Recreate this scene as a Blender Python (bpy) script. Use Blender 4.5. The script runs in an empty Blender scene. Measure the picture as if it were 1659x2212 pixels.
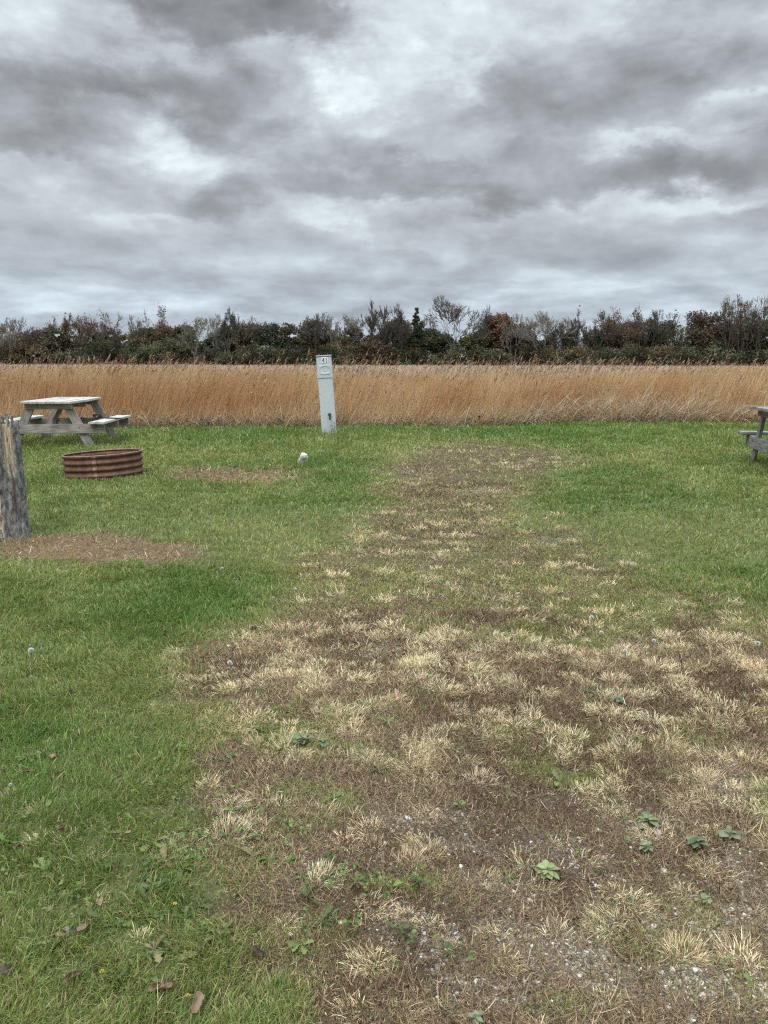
import bpy, bmesh, math, random
import numpy as np
from mathutils import Vector, Matrix

random.seed(11)
RNG = np.random.default_rng(11)
S = bpy.context.scene
COL = S.collection
R = math.radians
H = 1.5                      # eye height
PITCH = R(11.1)
F = 1661.0                   # focal length in units of a 1659 x 2212 picture
cp, sp = math.cos(PITCH), math.sin(PITCH)

# ------------------------------------------------------------------ helpers
def ray(px, py):
    u, v = (px - 829.5) / F, (1106 - py) / F
    return Vector((u, cp + v * sp, -sp + v * cp))

def gpt(px, py, z=0.0):
    """point of the level z seen in the photograph at (px, py)"""
    d = ray(px, py)
    t = (z - H) / d.z
    return d.x * t, d.y * t

def to_pic(x, y):
    dep = np.maximum(y * cp + H * sp, 0.05)
    return 829.5 + F * x / dep, 1106 - F * (y * sp - H * cp) / dep

_T = [np.random.default_rng(s).random((256, 256)) for s in range(16)]
def vn(x, y, s=0):
    xi, yi = np.floor(x).astype(np.int64), np.floor(y).astype(np.int64)
    fx, fy = x - xi, y - yi
    fx, fy = fx * fx * (3 - 2 * fx), fy * fy * (3 - 2 * fy)
    t = _T[s % 16]
    a, b = t[xi & 255, yi & 255], t[(xi + 1) & 255, yi & 255]
    c, d = t[xi & 255, (yi + 1) & 255], t[(xi + 1) & 255, (yi + 1) & 255]
    return (a + (b - a) * fx) * (1 - fy) + (c + (d - c) * fx) * fy

def fbm(x, y, o=4, s=0):
    v, a, n = 0.0, 1.0, 0.0
    for i in range(o):
        v = v + a * vn(x * 2 ** i + 17.3 * i, y * 2 ** i - 9.1 * i, s + i)
        n += a
        a *= 0.55
    return v / n            # 0..1, mean 0.5

def sstep(a, b, x):
    t = np.clip((x - a) / (b - a), 0, 1)
    return t * t * (3 - 2 * t)

def terrain(x, y):
    x, y = np.asarray(x, float), np.asarray(y, float)
    z = 0.09 * sstep(1.5, 5.0, x) * sstep(22, 17, y)
    near = sstep(30, 18, y)
    z = z + near * (0.05 * (fbm(x * 0.5 + 5, y * 0.5, 2, 3) - 0.5) + 0.018 * (fbm(x * 3, y * 3, 3, 5) - 0.5))
    gx, gy = gpt(745, 1010)
    z = z + 0.07 * np.exp(-(((x - gx) / 0.8) ** 2 + ((y - gy - 1.2) / 1.7) ** 2))
    return z

# ---- what grows where, as smooth world-space maps -----------------------
def blob(px, py, cx, cy, rx, ry, soft=0.35):
    r = np.sqrt(((px - cx) / rx) ** 2 + ((py - cy) / ry) ** 2)
    return sstep(1 + soft, 1 - soft, r)

TY = [940, 965, 1000, 1050, 1100, 1150, 1200, 1250, 1300, 1350, 1400, 1500, 1600, 1700, 1800, 1900, 2000, 2100, 2212, 2600]
TL = [1010, 900, 850, 830, 800, 760, 690, 640, 610, 520, 510, 480, 520, 500, 420, 390, 430, 500, 560, 600]
TR = [1060, 1150, 1290, 1140, 1130, 1260, 1340, 1440, 1560, 1640, 1800, 2000, 2200, 2400, 2600, 2600, 2600, 2600, 2600, 2600]
GREEN_IN = [(1380, 1330, 150, 50, .95), (700, 1598, 170, 42, .85), (735, 1735, 95, 28, .7), (1230, 1672, 62, 22, .9),
            (1650, 1775, 90, 55, .95), (960, 1190, 170, 30, .6), (1130, 1130, 110, 40, .9), (1025, 1305, 50, 13, .95),
            (470, 1930, 110, 110, .6), (560, 2100, 140, 90, .6), (900, 1360, 90, 25, .6), (1230, 1385, 110, 38, .9),
            (1480, 1620, 130, 30, .5), (1300, 1890, 45, 20, .4), (1560, 1260, 90, 40, .6), (560, 1800, 120, 40, .5),
            (820, 1985, 60, 28, .8), (1080, 2190, 90, 30, .5), (1150, 1590, 90, 22, .55), (800, 1560, 60, 25, .5)]
GRAVEL = [(930, 1830, 190, 60), (1150, 1840, 110, 45), (700, 1925, 90, 50), (830, 2130, 110, 60), (1130, 2080, 190, 75),
          (1420, 2110, 260, 70), (1530, 1930, 150, 60), (1000, 1950, 110, 40), (1100, 1370, 90, 22), (1340, 1388, 60, 20),
          (540, 1352, 60, 22), (1600, 1700, 60, 50), (1230, 1162, 70, 10), (780, 1400, 60, 20), (1300, 1740, 120, 30),
          (1620, 2050, 90, 60), (960, 2190, 160, 40), (1000, 1060, 60, 9), (1430, 1850, 90, 30), (640, 1950, 60, 40)]
TAN_X = [(530, 1480, 110, 55), (1500, 1490, 190, 60), (1470, 1640, 110, 40), (1600, 1370, 110, 40), (1560, 1700, 60, 70),
         (700, 1380, 60, 22), (650, 1510, 120, 35), (1150, 1550, 150, 30), (900, 1420, 120, 30), (950, 1030, 90, 30), (1110, 1000, 130, 18)]

def fields(x, y):
    wx = x + 0.80 * (fbm(x * 1.1, y * 1.1, 4, 1) - 0.5) + 0.12 * (fbm(x * 7, y * 7, 2, 7) - .5)
    wy = y + (0.55 * (fbm(x * 1.1 + 40, y * 1.1, 4, 2) - 0.5) + 0.12 * (fbm(x * 7 + 9, y * 7, 2, 8) - .5)) * sstep(0.8, 2.2, y)
    px, py = to_pic(wx, wy)
    L, Rr = np.interp(py, TY, TL), np.interp(py, TY, TR)
    soft = np.interp(py, [940, 1200, 1400, 2212], [50, 95, 85, 130])
    trk = sstep(-soft, soft, px - L) * sstep(-soft * 1.5, soft * 1.5, Rr - px) * sstep(930, 975, py)
    n1, n2, n3 = fbm(x * 2.6, y * 2.6, 4, 9), fbm(x * 2.2 + 30, y * 2.2, 4, 10), fbm(x * 4.2, y * 4.2 + 11, 3, 11)
    n4 = fbm(x * 11, y * 11, 3, 3); n5 = fbm(x * 6 + 4, y * 6, 3, 6)
    g = np.zeros_like(px)
    for a in GREEN_IN:
        g = np.maximum(g, a[4] * blob(px, py, *a[:4], soft=.5))
    g = np.maximum(g, np.interp(py, [940, 1040, 1090, 1180, 1250, 1380], [.15, .22, .45, .60, .50, 0.]))
    g = np.maximum(g, .05 + .28 * sstep(.57, .7, n2))
    g = np.clip(g * (0.35 + 1.3 * n1), 0, 1)
    grv = np.zeros_like(px)
    for a in GRAVEL:
        grv = np.maximum(grv, blob(px, py, *a, soft=.5))
    grv = np.clip(np.maximum(grv * (0.0 + 1.3 * n2), 0.6 * sstep(.54, .66, n2) * sstep(1700, 1850, py)), 0, 1) * trk * sstep(.30, .46, .5 * fbm(x * 9, y * 9 + 3, 3, 14) + .5 * n5)
    tan = np.interp(py, [950, 1100, 1250, 1380, 1440, 1650, 1720, 1850, 1950, 2212], [.40, .26, .24, .40, .80, .90, .50, .34, .20, .20])
    for a in TAN_X:
        tan = np.maximum(tan, 1.0 * blob(px, py, *a, soft=.5))
    tan = tan * sstep(.42, .56, .25 * n3 + .37 * n5 + .38 * n4) * trk
    # patches outside the track
    p1 = blob(px, py, 190, 1188, 255, 34, .3)
    p1b = blob(px, py, 240, 1215, 300, 42, .4) * 0.55
    p2 = 1.25 * blob(px, py, 520, 1029, 155, 16, .35)
    p3 = np.maximum.reduce([blob(px, py, 480, 2120, 150, 75, .6) * .8, blob(px, py, 560, 2050, 220, 130, .6) * .6, blob(px, py, 560, 1850, 170, 70, .6) * .6])
    p4 = blob(px, py, 870, 1020, 120, 15, .5) * .5
    p1 = p1 * sstep(.28, .46, .6 * n5 + .4 * n4 + .45 * (p1 - .55)); p2 = p2 * sstep(.22, .42, n5)
    dead = np.clip(np.maximum.reduce([p1, p1b * sstep(.35, .6, n5), p2, p3 * (0.3 + n2), p4]), 0, 1)
    green = np.clip(1 - trk * (1 - g) , 0, 1) * (1 - 0.85 * dead)
    # tone of the lawn: 0 deep green, 1 yellowish
    tone = np.clip(0.41 + 1.15 * (fbm(x * .9, y * .9 + 3, 4, 12) - .5) + 0.45 * blob(px, py, 640, 1190, 200, 60, .7)
                   + .3 * sstep(150, -60, np.abs(px - L)) * sstep(1000, 1200, py) + .25 * trk + .35 * dead
                   + .4 * blob(px, py, 930, 1000, 150, 50, .7)
                   - .22 * blob(px, py, 200, 1290, 300, 60, .8) - .4 * blob(px, py, 90, 1610, 160, 70, .7) - .25 * blob(px, py, 1350, 1070, 260, 40, .7)
                   - .35 * blob(px, py, 1000, 940, 900, 22, .6) - .35 * blob(px, py, 700, 1045, 90, 40, .7) + .12 * sstep(1700, 2000, py), 0, 1)
    # nothing grows on the soil beyond the lawn edge
    return dict(px=px, py=py, trk=trk, g=g, grv=grv, tan=tan, green=green, tone=tone, dead=dead, p1=p1, p2=p2, p3=p3)

def edge_y(x):
    return 17.7 + 0.055 * x + 0.5 * (fbm(x * 0.7, x * 0 + 2, 3, 4) - .5)

# ------------------------------------------------------------------ objects
def tag(o, label=None, cat=None, group=None, kind=None):
    if label: o['label'] = label
    if cat: o['category'] = cat
    if group: o['group'] = group
    if kind: o['kind'] = kind
    return o

def link(name, me, mat=None, parent=None, loc=None):
    o = bpy.data.objects.new(name, me)
    COL.objects.link(o)
    if mat is not None and me is not None: me.materials.append(mat)
    if parent is not None: o.parent = parent
    if loc is not None: o.location = loc
    return o

def empty(name, loc=(0, 0, 0), rot=(0, 0, 0)):
    o = bpy.data.objects.new(name, None)
    o.empty_display_size = 0.1
    COL.objects.link(o)
    o.location, o.rotation_euler = loc, rot
    return o

def np_mesh(name, verts, faces_list, col=None, smooth=False):
    """faces_list: list of int arrays (n, k)"""
    me = bpy.data.meshes.new(name)
    nv = len(verts)
    me.vertices.add(nv)
    me.vertices.foreach_set('co', np.ascontiguousarray(verts, np.float32).ravel())
    loops = np.concatenate([f.ravel() for f in faces_list]).astype(np.int32)
    totals = np.concatenate([np.full(len(f), f.shape[1], np.int32) for f in faces_list])
    starts = np.concatenate([[0], np.cumsum(totals)[:-1]]).astype(np.int32)
    me.loops.add(len(loops)); me.loops.foreach_set('vertex_index', loops)
    me.polygons.add(len(totals)); me.polygons.foreach_set('loop_start', starts)
    try: me.polygons.foreach_set('loop_total', totals)
    except Exception: pass
    if smooth: me.polygons.foreach_set('use_smooth', np.ones(len(totals), bool))
    me.update(calc_edges=True)
    if col is not None:
        ca = me.color_attributes.new('Col', 'FLOAT_COLOR', 'POINT')
        c = np.ones((nv, 4), np.float32); c[:, :3] = col
        ca.data.foreach_set('color', c.ravel())
    return me

def blades(base, h, w, ang, lean, col_lo, col_hi, curl=0.5, twist=None, mid=None):
    """grass blades: base (n,3), height, width, azimuth of lean, lean amount (0..1.5), colours (n,3)"""
    n = len(base)
    if twist is None: twist = RNG.random(n) * math.tau
    ts = np.array([0.0, 0.38, 0.72, 1.0]); ws = np.array([0.8, 1.0, 0.72, 0.0])
    dx, dy = np.cos(ang), np.sin(ang)
    tx, ty = np.cos(twist), np.sin(twist)
    V = np.zeros((n, 7, 3), np.float32); C = np.zeros((n, 7, 3), np.float32)
    k = 0
    for i, t in enumerate(ts):
        th = lean * (1 - curl + curl * t) 
        horiz = h * t * np.sin(th); vert = h * t * np.cos(th)
        c = base + np.stack([dx * horiz, dy * horiz, vert], 1)
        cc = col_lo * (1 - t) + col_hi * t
        if mid is not None and 0 < i < 3: cc = mid * (0.75 if i == 1 else .5) + cc * (0.25 if i == 1 else .5)
        if i < 3:
            off = np.stack([tx, ty, np.zeros(n)], 1) * (w * ws[i] / 2)[:, None]
            V[:, k], V[:, k + 1] = c - off, c + off
            C[:, k] = C[:, k + 1] = cc
            k += 2
        else:
            V[:, k] = c; C[:, k] = cc
    b = (np.arange(n) * 7)[:, None]
    quads = np.concatenate([b + np.array([[0, 1, 3, 2]]), b + np.array([[2, 3, 5, 4]])])
    tris = b + np.array([[4, 5, 6]])
    return V.reshape(-1, 3), [quads, tris], C.reshape(-1, 3)

def join(parts):
    vs, cs, q, t, o = [], [], [], [], 0
    fl = {}
    for v, f, c in parts:
        for a in f:
            fl.setdefault(a.shape[1], []).append(a + o)
        vs.append(v); cs.append(c); o += len(v)
    return np.concatenate(vs), [np.concatenate(a) for a in fl.values()], np.concatenate(cs)

def colvar(c, n, v=0.15, hv=0.06):
    c = np.asarray(c, float)
    if c.ndim == 1: c = np.repeat(c[None], n, 0)
    return np.clip(c * (1 + v * RNG.standard_normal((n, 1))) * (1 + hv * RNG.standard_normal((n, 3))), 0.004, 0.9)

# ------------------------------------------------------------------ materials
class NT:
    def __init__(s, tree): s.t = tree; tree.nodes.clear()
    def n(s, typ, ins=None, **kw):
        nd = s.t.nodes.new(typ)
        for k, v in kw.items(): setattr(nd, k, v)
        for k, v in (ins or {}).items():
            if isinstance(v, bpy.types.NodeSocket): s.t.links.new(v, nd.inputs[k])
            else: nd.inputs[k].default_value = v
        return nd
    def m(s, op, a, b=0.0, c=None, clamp=False):
        i = {0: a, 1: b}
        if c is not None: i[2] = c
        return s.n('ShaderNodeMath', i, operation=op, use_clamp=clamp).outputs[0]
    def mix(s, f, a, b, bt='MIX'):
        nd = s.t.nodes.new('ShaderNodeMix'); nd.data_type = 'RGBA'; nd.blend_type = bt
        for k, v in ((0, f), (6, a), (7, b)):
            if isinstance(v, bpy.types.NodeSocket): s.t.links.new(v, nd.inputs[k])
            else: nd.inputs[k].default_value = (v if k == 0 else (*v[:3], 1))
        return nd.outputs[2]
    def noise(s, vec, scale, detail=4, rough=.55, **kw):
        i = {'Scale': scale, 'Detail': detail, 'Roughness': rough}
        if vec is not None: i['Vector'] = vec
        i.update(kw)
        return s.n('ShaderNodeTexNoise', i).outputs
    def ramp(s, f, stops, interp='LINEAR'):
        nd = s.n('ShaderNodeValToRGB', {0: f}); cr = nd.color_ramp; cr.interpolation = interp
        while len(cr.elements) < len(stops): cr.elements.new(0.5)
        for e, (p, c) in zip(cr.elements, stops):
            e.position = p; e.color = (*c, 1) if len(c) == 3 else c
        return nd.outputs[0]

def mat(name):
    m = bpy.data.materials.new(name); m.use_nodes = True
    return m, NT(m.node_tree)

def finish(t, base, rough=.7, bump=None, bs=.3, bd=.01, spec=.3, metal=0.0, trans=0.0):
    ins = {'Base Color': base, 'Roughness': rough, 'Specular IOR Level': spec, 'Metallic': metal}
    if isinstance(base, tuple): ins['Base Color'] = (*base, 1)
    if bump is not None:
        ins['Normal'] = t.n('ShaderNodeBump', {'Height': bump, 'Strength': bs, 'Distance': bd}).outputs[0]
    b = t.n('ShaderNodeBsdfPrincipled', ins).outputs[0]
    if trans:
        tr = t.n('ShaderNodeBsdfTranslucent', {'Color': ins['Base Color']}).outputs[0]
        b = t.n('ShaderNodeMixShader', {0: trans, 1: b, 2: tr}).outputs[0]
    t.n('ShaderNodeOutputMaterial', {'Surface': b})

def plant_mat(name, trans=.3, rough=.55, spec=.25):
    m, t = mat(name)
    c = t.n('ShaderNodeAttribute', attribute_name='Col').outputs['Color']
    finish(t, c, rough, trans=trans, spec=spec)
    return m

def wood_mat(name, c1, c2, c3, stain=.5):
    m, t = mat(name)
    v = t.n('ShaderNodeAttribute', attribute_name='grain').outputs['Vector']
    sv = t.n('ShaderNodeVectorMath', {0: v, 1: (1.2, 22, 22)}, operation='MULTIPLY').outputs[0]
    g = t.noise(sv, 3.0, 5, .6)[0]
    sv2 = t.n('ShaderNodeVectorMath', {0: v, 1: (3, 90, 90)}, operation='MULTIPLY').outputs[0]
    g2 = t.noise(sv2, 2.0, 3, .6)[0]
    k = t.noise(v, 4.0, 4, .6)[0]
    c = t.ramp(g, [(.3, c1), (.5, c2), (.68, c3)])
    c = t.mix(t.m('MULTIPLY', t.ramp(k, [(.42, (0, 0, 0)), (.66, (1, 1, 1))]), stain), c, tuple(a * .45 for a in c1))
    c = t.mix(t.ramp(g2, [(.28, (.8,) * 3), (.42, (0, 0, 0))]), c, tuple(a * .35 for a in c1))
    finish(t, c, .85, bump=t.m('ADD', g, t.m('MULTIPLY', g2, .6)), bs=.6, bd=.004, spec=.15)
    return m

def board(L, W, T, M=None, bend=0.0, seed=0):
    """a plank along X, bevelled; returns bmesh"""
    bm = bmesh.new()
    bmesh.ops.create_cube(bm, size=1)
    for v in bm.verts: v.co = Vector((v.co.x * L, v.co.y * W, v.co.z * T))
    es = [e for e in bm.edges if abs(e.verts[0].co.x - e.verts[1].co.x) > L * .5]
    bmesh.ops.subdivide_edges(bm, edges=es, cuts=7)
    bmesh.ops.bevel(bm, geom=[e for e in bm.edges if len(e.link_faces) == 2 and e.calc_face_angle(0) > .5], offset=min(.006, T * .2), segments=2, affect='EDGES')
    rr = random.Random(seed * 7 + int(L * 1000))
    lay = bm.verts.layers.float_vector.new('grain')
    ox, oy = rr.uniform(0, 50), rr.uniform(0, 50)
    tw = rr.uniform(-.4, .4) * T
    for v in bm.verts:
        v[lay] = (v.co.x + ox, v.co.y + oy, v.co.z + oy)
        t = v.co.x / L
        v.co.z += bend * (1 - 4 * t * t) + tw * t * (v.co.y / W)
    if M is not None: bm.transform(M)
    return bm

def merge(bms, name):
    me = bpy.data.meshes.new(name)
    out = bmesh.new()
    out.verts.layers.float_vector.new('grain')
    for b in bms:
        tmp = bpy.data.meshes.new('t'); b.to_mesh(tmp); b.free()
        out.from_mesh(tmp); bpy.data.meshes.remove(tmp)
    out.to_mesh(me); out.free()
    return me

def between(p, q, up=(0, 0, 1)):
    """matrix whose X runs from p to q, centred between"""
    p, q = Vector(p), Vector(q)
    x = (q - p).normalized(); u = Vector(up)
    y = u.cross(x).normalized(); z = x.cross(y)
    m = Matrix((x, y, z)).transposed().to_4x4(); m.translation = (p + q) / 2
    return m, (q - p).length

def tube(pts, rads, sides=5, cap=True):
    """numpy tube through pts (k,3)"""
    pts = np.asarray(pts, float); k = len(pts)
    d = np.gradient(pts, axis=0); d /= np.linalg.norm(d, axis=1)[:, None] + 1e-9
    ref = np.where(np.abs(d[:, 2:3]) > .9, np.array([[1., 0, 0]]), np.array([[0., 0, 1]]))
    a = np.cross(d, ref); a /= np.linalg.norm(a, axis=1)[:, None] + 1e-9
    b = np.cross(d, a)
    th = np.arange(sides) / sides * math.tau
    V = pts[:, None] + (a[:, None] * np.cos(th)[None, :, None] + b[:, None] * np.sin(th)[None, :, None]) * np.asarray(rads)[:, None, None]
    i = np.arange(k - 1)[:, None] * sides; j = np.arange(sides)[None]
    q = np.stack([i + j, i + (j + 1) % sides, i + sides + (j + 1) % sides, i + sides + j], -1).reshape(-1, 4)
    return V.reshape(-1, 3), [q]

def tubes_mesh(name, lst, smooth=True, sides=5):
    vs, fs, o = [], [], 0
    for p, r in lst:
        v, f = tube(p, r, sides); vs.append(v); fs.append(f[0] + o); o += len(v)
    return np_mesh(name, np.concatenate(vs), [np.concatenate(fs)], smooth=smooth)

# ================================================================== SKY
W = bpy.data.worlds.new('World'); S.world = W; W.use_nodes = True
SUN_EL, SUN_AZ = R(52), R(-155)       # high, behind the camera and a little to the left, hidden by cloud
t = NT(W.node_tree)
d = t.n('ShaderNodeTexCoord').outputs['Generated']
sx, sy, sz = t.n('ShaderNodeSeparateXYZ', {0: d}).outputs
zc = t.m('MAXIMUM', sz, 0.0)
inv = t.m('DIVIDE', 1.0, t.m('ADD', zc, 0.16))
az = t.m('ARCTAN2', sx, sy); el = t.m('ARCSINE', sz)
se = t.m('ADD', t.m('MAXIMUM', el, 0.0), .085)
pl = t.n('ShaderNodeCombineXYZ', {0: t.m('DIVIDE', az, se), 1: t.m('MULTIPLY', t.m('LOGARITHM', se, math.e), 1.75), 2: 0.0}).outputs[0]
ang = t.n('ShaderNodeCombineXYZ', {0: az, 1: el, 2: 0.0}).outputs[0]
def dsc(k, o=0.0): return t.n('ShaderNodeVectorMath', {0: d, 1: (1, 1, k), 2: (3.1, 1.7, o)}, operation='MULTIPLY_ADD').outputs[0]
hb_ = t.n('ShaderNodeMapRange', {0: el, 1: R(2), 2: R(11), 3: 0.0, 4: 1.0}).outputs[0]
def two(sA, sB, det, rg, o=0.0, i=0, dist=.15):
    a = t.noise(dsc(1.9, o), sA, det, rg, Distortion=dist)[i]; b = t.noise(dsc(3.2, o * 1.4), sB, det, rg, Distortion=dist)[i]
    return t.mix(hb_, b, a) if i else t.m('ADD', t.m('MULTIPLY', a, hb_), t.m('MULTIPLY', b, t.m('SUBTRACT', 1.0, hb_)))
wn = two(9.0, 12.0, 10, .62, i=1)
wn2 = t.n('ShaderNodeVectorMath', {0: wn, 1: (.5, .5, .5)}, operation='SUBTRACT').outputs[0]
wsc = t.n('ShaderNodeCombineXYZ', {0: t.m('MULTIPLY', se, .52), 1: t.m('MULTIPLY', se, .40), 2: 0.0}).outputs[0]
wv = t.n('ShaderNodeVectorMath', {0: wn2, 1: wsc}, operation='MULTIPLY').outputs[0]
angw = t.n('ShaderNodeVectorMath', {0: ang, 1: wv}, operation='ADD').outputs[0]
BL = [  # px, py, rx, ry, weight
    (500, 5, 230, 62, -.50), (640, 10, 90, 40, -.2), (60, 235, 190, 75, -.30), (250, 150, 230, 60, -.13), (430, 215, 180, 70, -.26), (510, 280, 120, 45, -.22),
    (130, 290, 150, 35, -.16), (330, 400, 190, 55, -.10), (530, 430, 130, 50, -.24), (470, 455, 90, 22, -.12), (60, 540, 260, 40, -.08),
    (870, 395, 220, 42, -.22), (1180, 385, 330, 55, -.27), (1000, 430, 200, 24, -.14), (1420, 395, 180, 40, -.16), (1290, 180, 240, 85, -.20), (1120, 270, 190, 60, -.10),
    (1600, 330, 160, 70, -.18), (1560, 60, 180, 70, -.14), (1655, 450, 60, 45, -.22), (820, 590, 190, 36, -.20), (1140, 545, 210, 36, -.20), (700, 520, 200, 26, -.08),
    (250, 590, 260, 20, -.10), (1450, 560, 200, 20, -.08), (1250, 470, 250, 20, .08),
    (950, 60, 330, 120, .15), (760, 178, 65, 48, .30), (800, 245, 80, 40, .17), (950, 205, 130, 80, .20), (1010, 190, 40, 40, .14), (890, 130, 80, 60, .10),
    (60, 60, 260, 80, .12), (300, 285, 90, 40, .22), (390, 330, 60, 40, .12), (250, 40, 40, 50, .12), (1390, 305, 110, 20, .20), (1580, 230, 90, 32, .20), (1480, 110, 80, 20, .12),
    (640, 440, 60, 22, .20), (740, 460, 90, 26, .12), (1600, 415, 90, 22, .22), (1500, 440, 130, 16, .14), (420, 385, 50, 26, .14), (980, 560, 30, 26, .2), (900, 530, 90, 16, .12),
    (60, 370, 130, 40, .10), (300, 640, 300, 16, .10), (1230, 620, 300, 14, .12), (150, 660, 300, 14, .12), (850, 660, 400, 12, .10), (500, 470, 260, 12, .12), (600, 400, 60, 16, .1)]
acc = 0.54
for (px, py, rx, ry, w) in BL:
    v = ray(px, py).normalized()
    a, e = math.atan2(v.x, v.y), math.asin(v.z)
    q = t.n('ShaderNodeVectorMath', {0: angw, 1: (a, e, 0)}, operation='SUBTRACT').outputs[0]
    q = t.n('ShaderNodeVectorMath', {0: q, 1: (F / rx * .86, F / ry * .93, 0)}, operation='MULTIPLY').outputs[0]
    l = t.n('ShaderNodeVectorMath', {0: q}, operation='LENGTH').outputs[1]
    mr = t.n('ShaderNodeMapRange', {0: l, 1: 1.35, 2: .35, 3: 0.0, 4: w * .66}, interpolation_type='SMOOTHERSTEP').outputs[0]
    acc = t.m('ADD', mr, acc)
f1 = two(5.0, 7.0, 10, .56)
f2 = two(16.0, 18.0, 8, .60, dist=.1)
f1o = two(5.0, 7.0, 10, .56, o=.045)
rel = t.m('SUBTRACT', f1, f1o)
# low bands near the horizon get their contrast from the large noise
v = t.m('ADD', acc, t.m('MULTIPLY', t.m('SUBTRACT', f1, .5), .36))
v = t.m('ADD', v, t.m('MULTIPLY', rel, 1.0))
v = t.m('ADD', v, t.m('MULTIPLY', t.m('SUBTRACT', f2, .5), .20))
cc = t.ramp(v, [(.0, (.18, .183, .188)), (.22, (.278, .284, .295)), (.42, (.388, .403, .422)), (.60, (.518, .552, .575)), (.80, (.71, .775, .795)), (1., (.92, .99, .985))])
# distant cloud is bluer
cc = t.mix(1.0, cc, (1.12, 1.145, 1.165), 'MULTIPLY')
hz = t.n('ShaderNodeMapRange', {0: el, 1: R(9), 2: 0.0, 3: 0.0, 4: .85}).outputs[0]
cc = t.mix(hz, cc, t.mix(1.0, cc, (.90, .99, 1.12), 'MULTIPLY'))
# an overcast sky is far brighter overhead than low down
up = t.n('ShaderNodeMapRange', {0: el, 1: R(24), 2: R(60), 3: 1.0, 4: 6.2}, interpolation_type='SMOOTHSTEP').outputs[0]
cc = t.n('ShaderNodeVectorMath', {0: cc, 3: up}, operation='SCALE').outputs[0]
sky = t.n('ShaderNodeTexSky', sky_type='NISHITA', sun_disc=False, sun_elevation=SUN_EL, sun_rotation=SUN_AZ)
c10 = t.n('ShaderNodeVectorMath', {0: cc, 3: 10.0}, operation='SCALE').outputs[0]
fin = t.mix(.95, sky.outputs[0], c10)
bg = t.n('ShaderNodeBackground', {'Color': fin, 'Strength': .1})
t.n('ShaderNodeOutputWorld', {'Surface': bg.outputs[0]})
W.cycles.sampling_method = 'MANUAL'; W.cycles.sample_map_resolution = 512

sl = bpy.data.lights.new('sun', 'SUN'); sl.energy = 1.5; sl.angle = R(20); sl.color = (1, .96, .9)
so = bpy.data.objects.new('sun', sl); COL.objects.link(so)
sd = Vector((math.sin(SUN_AZ) * math.cos(SUN_EL), math.cos(SUN_AZ) * math.cos(SUN_EL), math.sin(SUN_EL)))
so.rotation_euler = sd.to_track_quat('Z', 'Y').to_euler()
so.location = (0, 0, 30)

cam = bpy.data.cameras.new('camera'); co = bpy.data.objects.new('camera', cam); COL.objects.link(co)
S.camera = co
cam.sensor_fit = 'VERTICAL'; cam.sensor_height = 24; cam.lens = 24 * F / 2212
cam.clip_start = .05; cam.clip_end = 6000
co.location = (0, 0, H)
co.rotation_euler = (Matrix.Rotation(math.pi / 2 - PITCH, 3, 'X') @ Matrix.Rotation(R(.15), 3, 'Z')).to_euler()
S.view_settings.view_transform = 'Standard'; S.view_settings.look = 'None'
S.cycles.use_denoising = False; S.cycles.filter_width = 1.25
S.view_settings.exposure = 0; S.view_settings.gamma = 1

# ================================================================== GROUND
xs = np.unique(np.concatenate([np.linspace(-4, 4, 401), np.linspace(-14, 14, 351), np.linspace(-60, 60, 121), np.linspace(-400, 400, 41), np.linspace(-3000, 3000, 13)]))
ys = np.unique(np.concatenate([np.linspace(.6, 8, 371), np.linspace(8, 22, 281), np.linspace(-6, 60, 67), np.linspace(-300, 400, 36), np.linspace(-3000, 3000, 13)]))
X, Y = np.meshgrid(xs, ys)
x, y = X.ravel(), Y.ravel()
fl = fields(x, np.maximum(y, 1.0))
Z = terrain(x, y)
nx, ny = len(xs), len(ys)
i = (np.arange(ny - 1)[:, None] * nx + np.arange(nx - 1)[None]).ravel()
quads = np.stack([i, i + 1, i + nx + 1, i + nx], 1)
inprairie = sstep(-.3, .4, y - edge_y(x))
soil = np.array([.105, .080, .062]); gravelc = np.array([.26, .235, .20]); thatch = np.array([.115, .130, .050]); mat_c = np.array([.085, .060, .042])
deadc = np.array([.17, .115, .07]); prc = np.array([.17, .12, .08])
def mixc(a, b, f): return a * (1 - f[:, None]) + b * f[:, None]
c = np.repeat(soil[None], len(x), 0)
c = mixc(c, mat_c, .8 * fl['trk'])
c = mixc(c, gravelc, .9 * fl['grv'])
c = mixc(c, thatch, fl['green'] * .95)
c = mixc(c, deadc, np.clip(fl['p1'] * .9 + fl['p2'] * .4, 0, 1))
c = mixc(c, prc, inprairie)
gm = np_mesh('ground', np.stack([x, y, Z], 1), [quads], c, smooth=True)
ga = gm.attributes.new('pebbly', 'FLOAT', 'POINT'); ga.data.foreach_set('value', np.clip(.25 * fl['trk'] + fl['grv'], 0, 1).astype(np.float32))
m, t = mat('ground_soil')
col = t.n('ShaderNodeAttribute', attribute_name='Col').outputs['Color']
pos = t.n('ShaderNodeNewGeometry').outputs['Position']
nA = t.noise(pos, 60, 6, .7)[0]; nB = t.noise(pos, 9, 5, .6)[0]; nC = t.noise(pos, 260, 3, .6)[0]
k = t.m('MULTIPLY_ADD', nA, 1.1, .42)
pb = t.n('ShaderNodeAttribute', attribute_name='pebbly').outputs['Fac']
vc = t.n('ShaderNodeTexVoronoi', {'Vector': pos, 'Scale': 170.0}).outputs['Color']
vg = t.n('ShaderNodeSeparateColor', {0: vc}).outputs[0]
vk = t.m('MULTIPLY_ADD', t.m('POWER', vg, 3.0), 2.2, .55)
k = t.m('MULTIPLY', k, t.m('ADD', 1.0, t.m('MULTIPLY', pb, t.m('SUBTRACT', vk, 1.0))))
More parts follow.
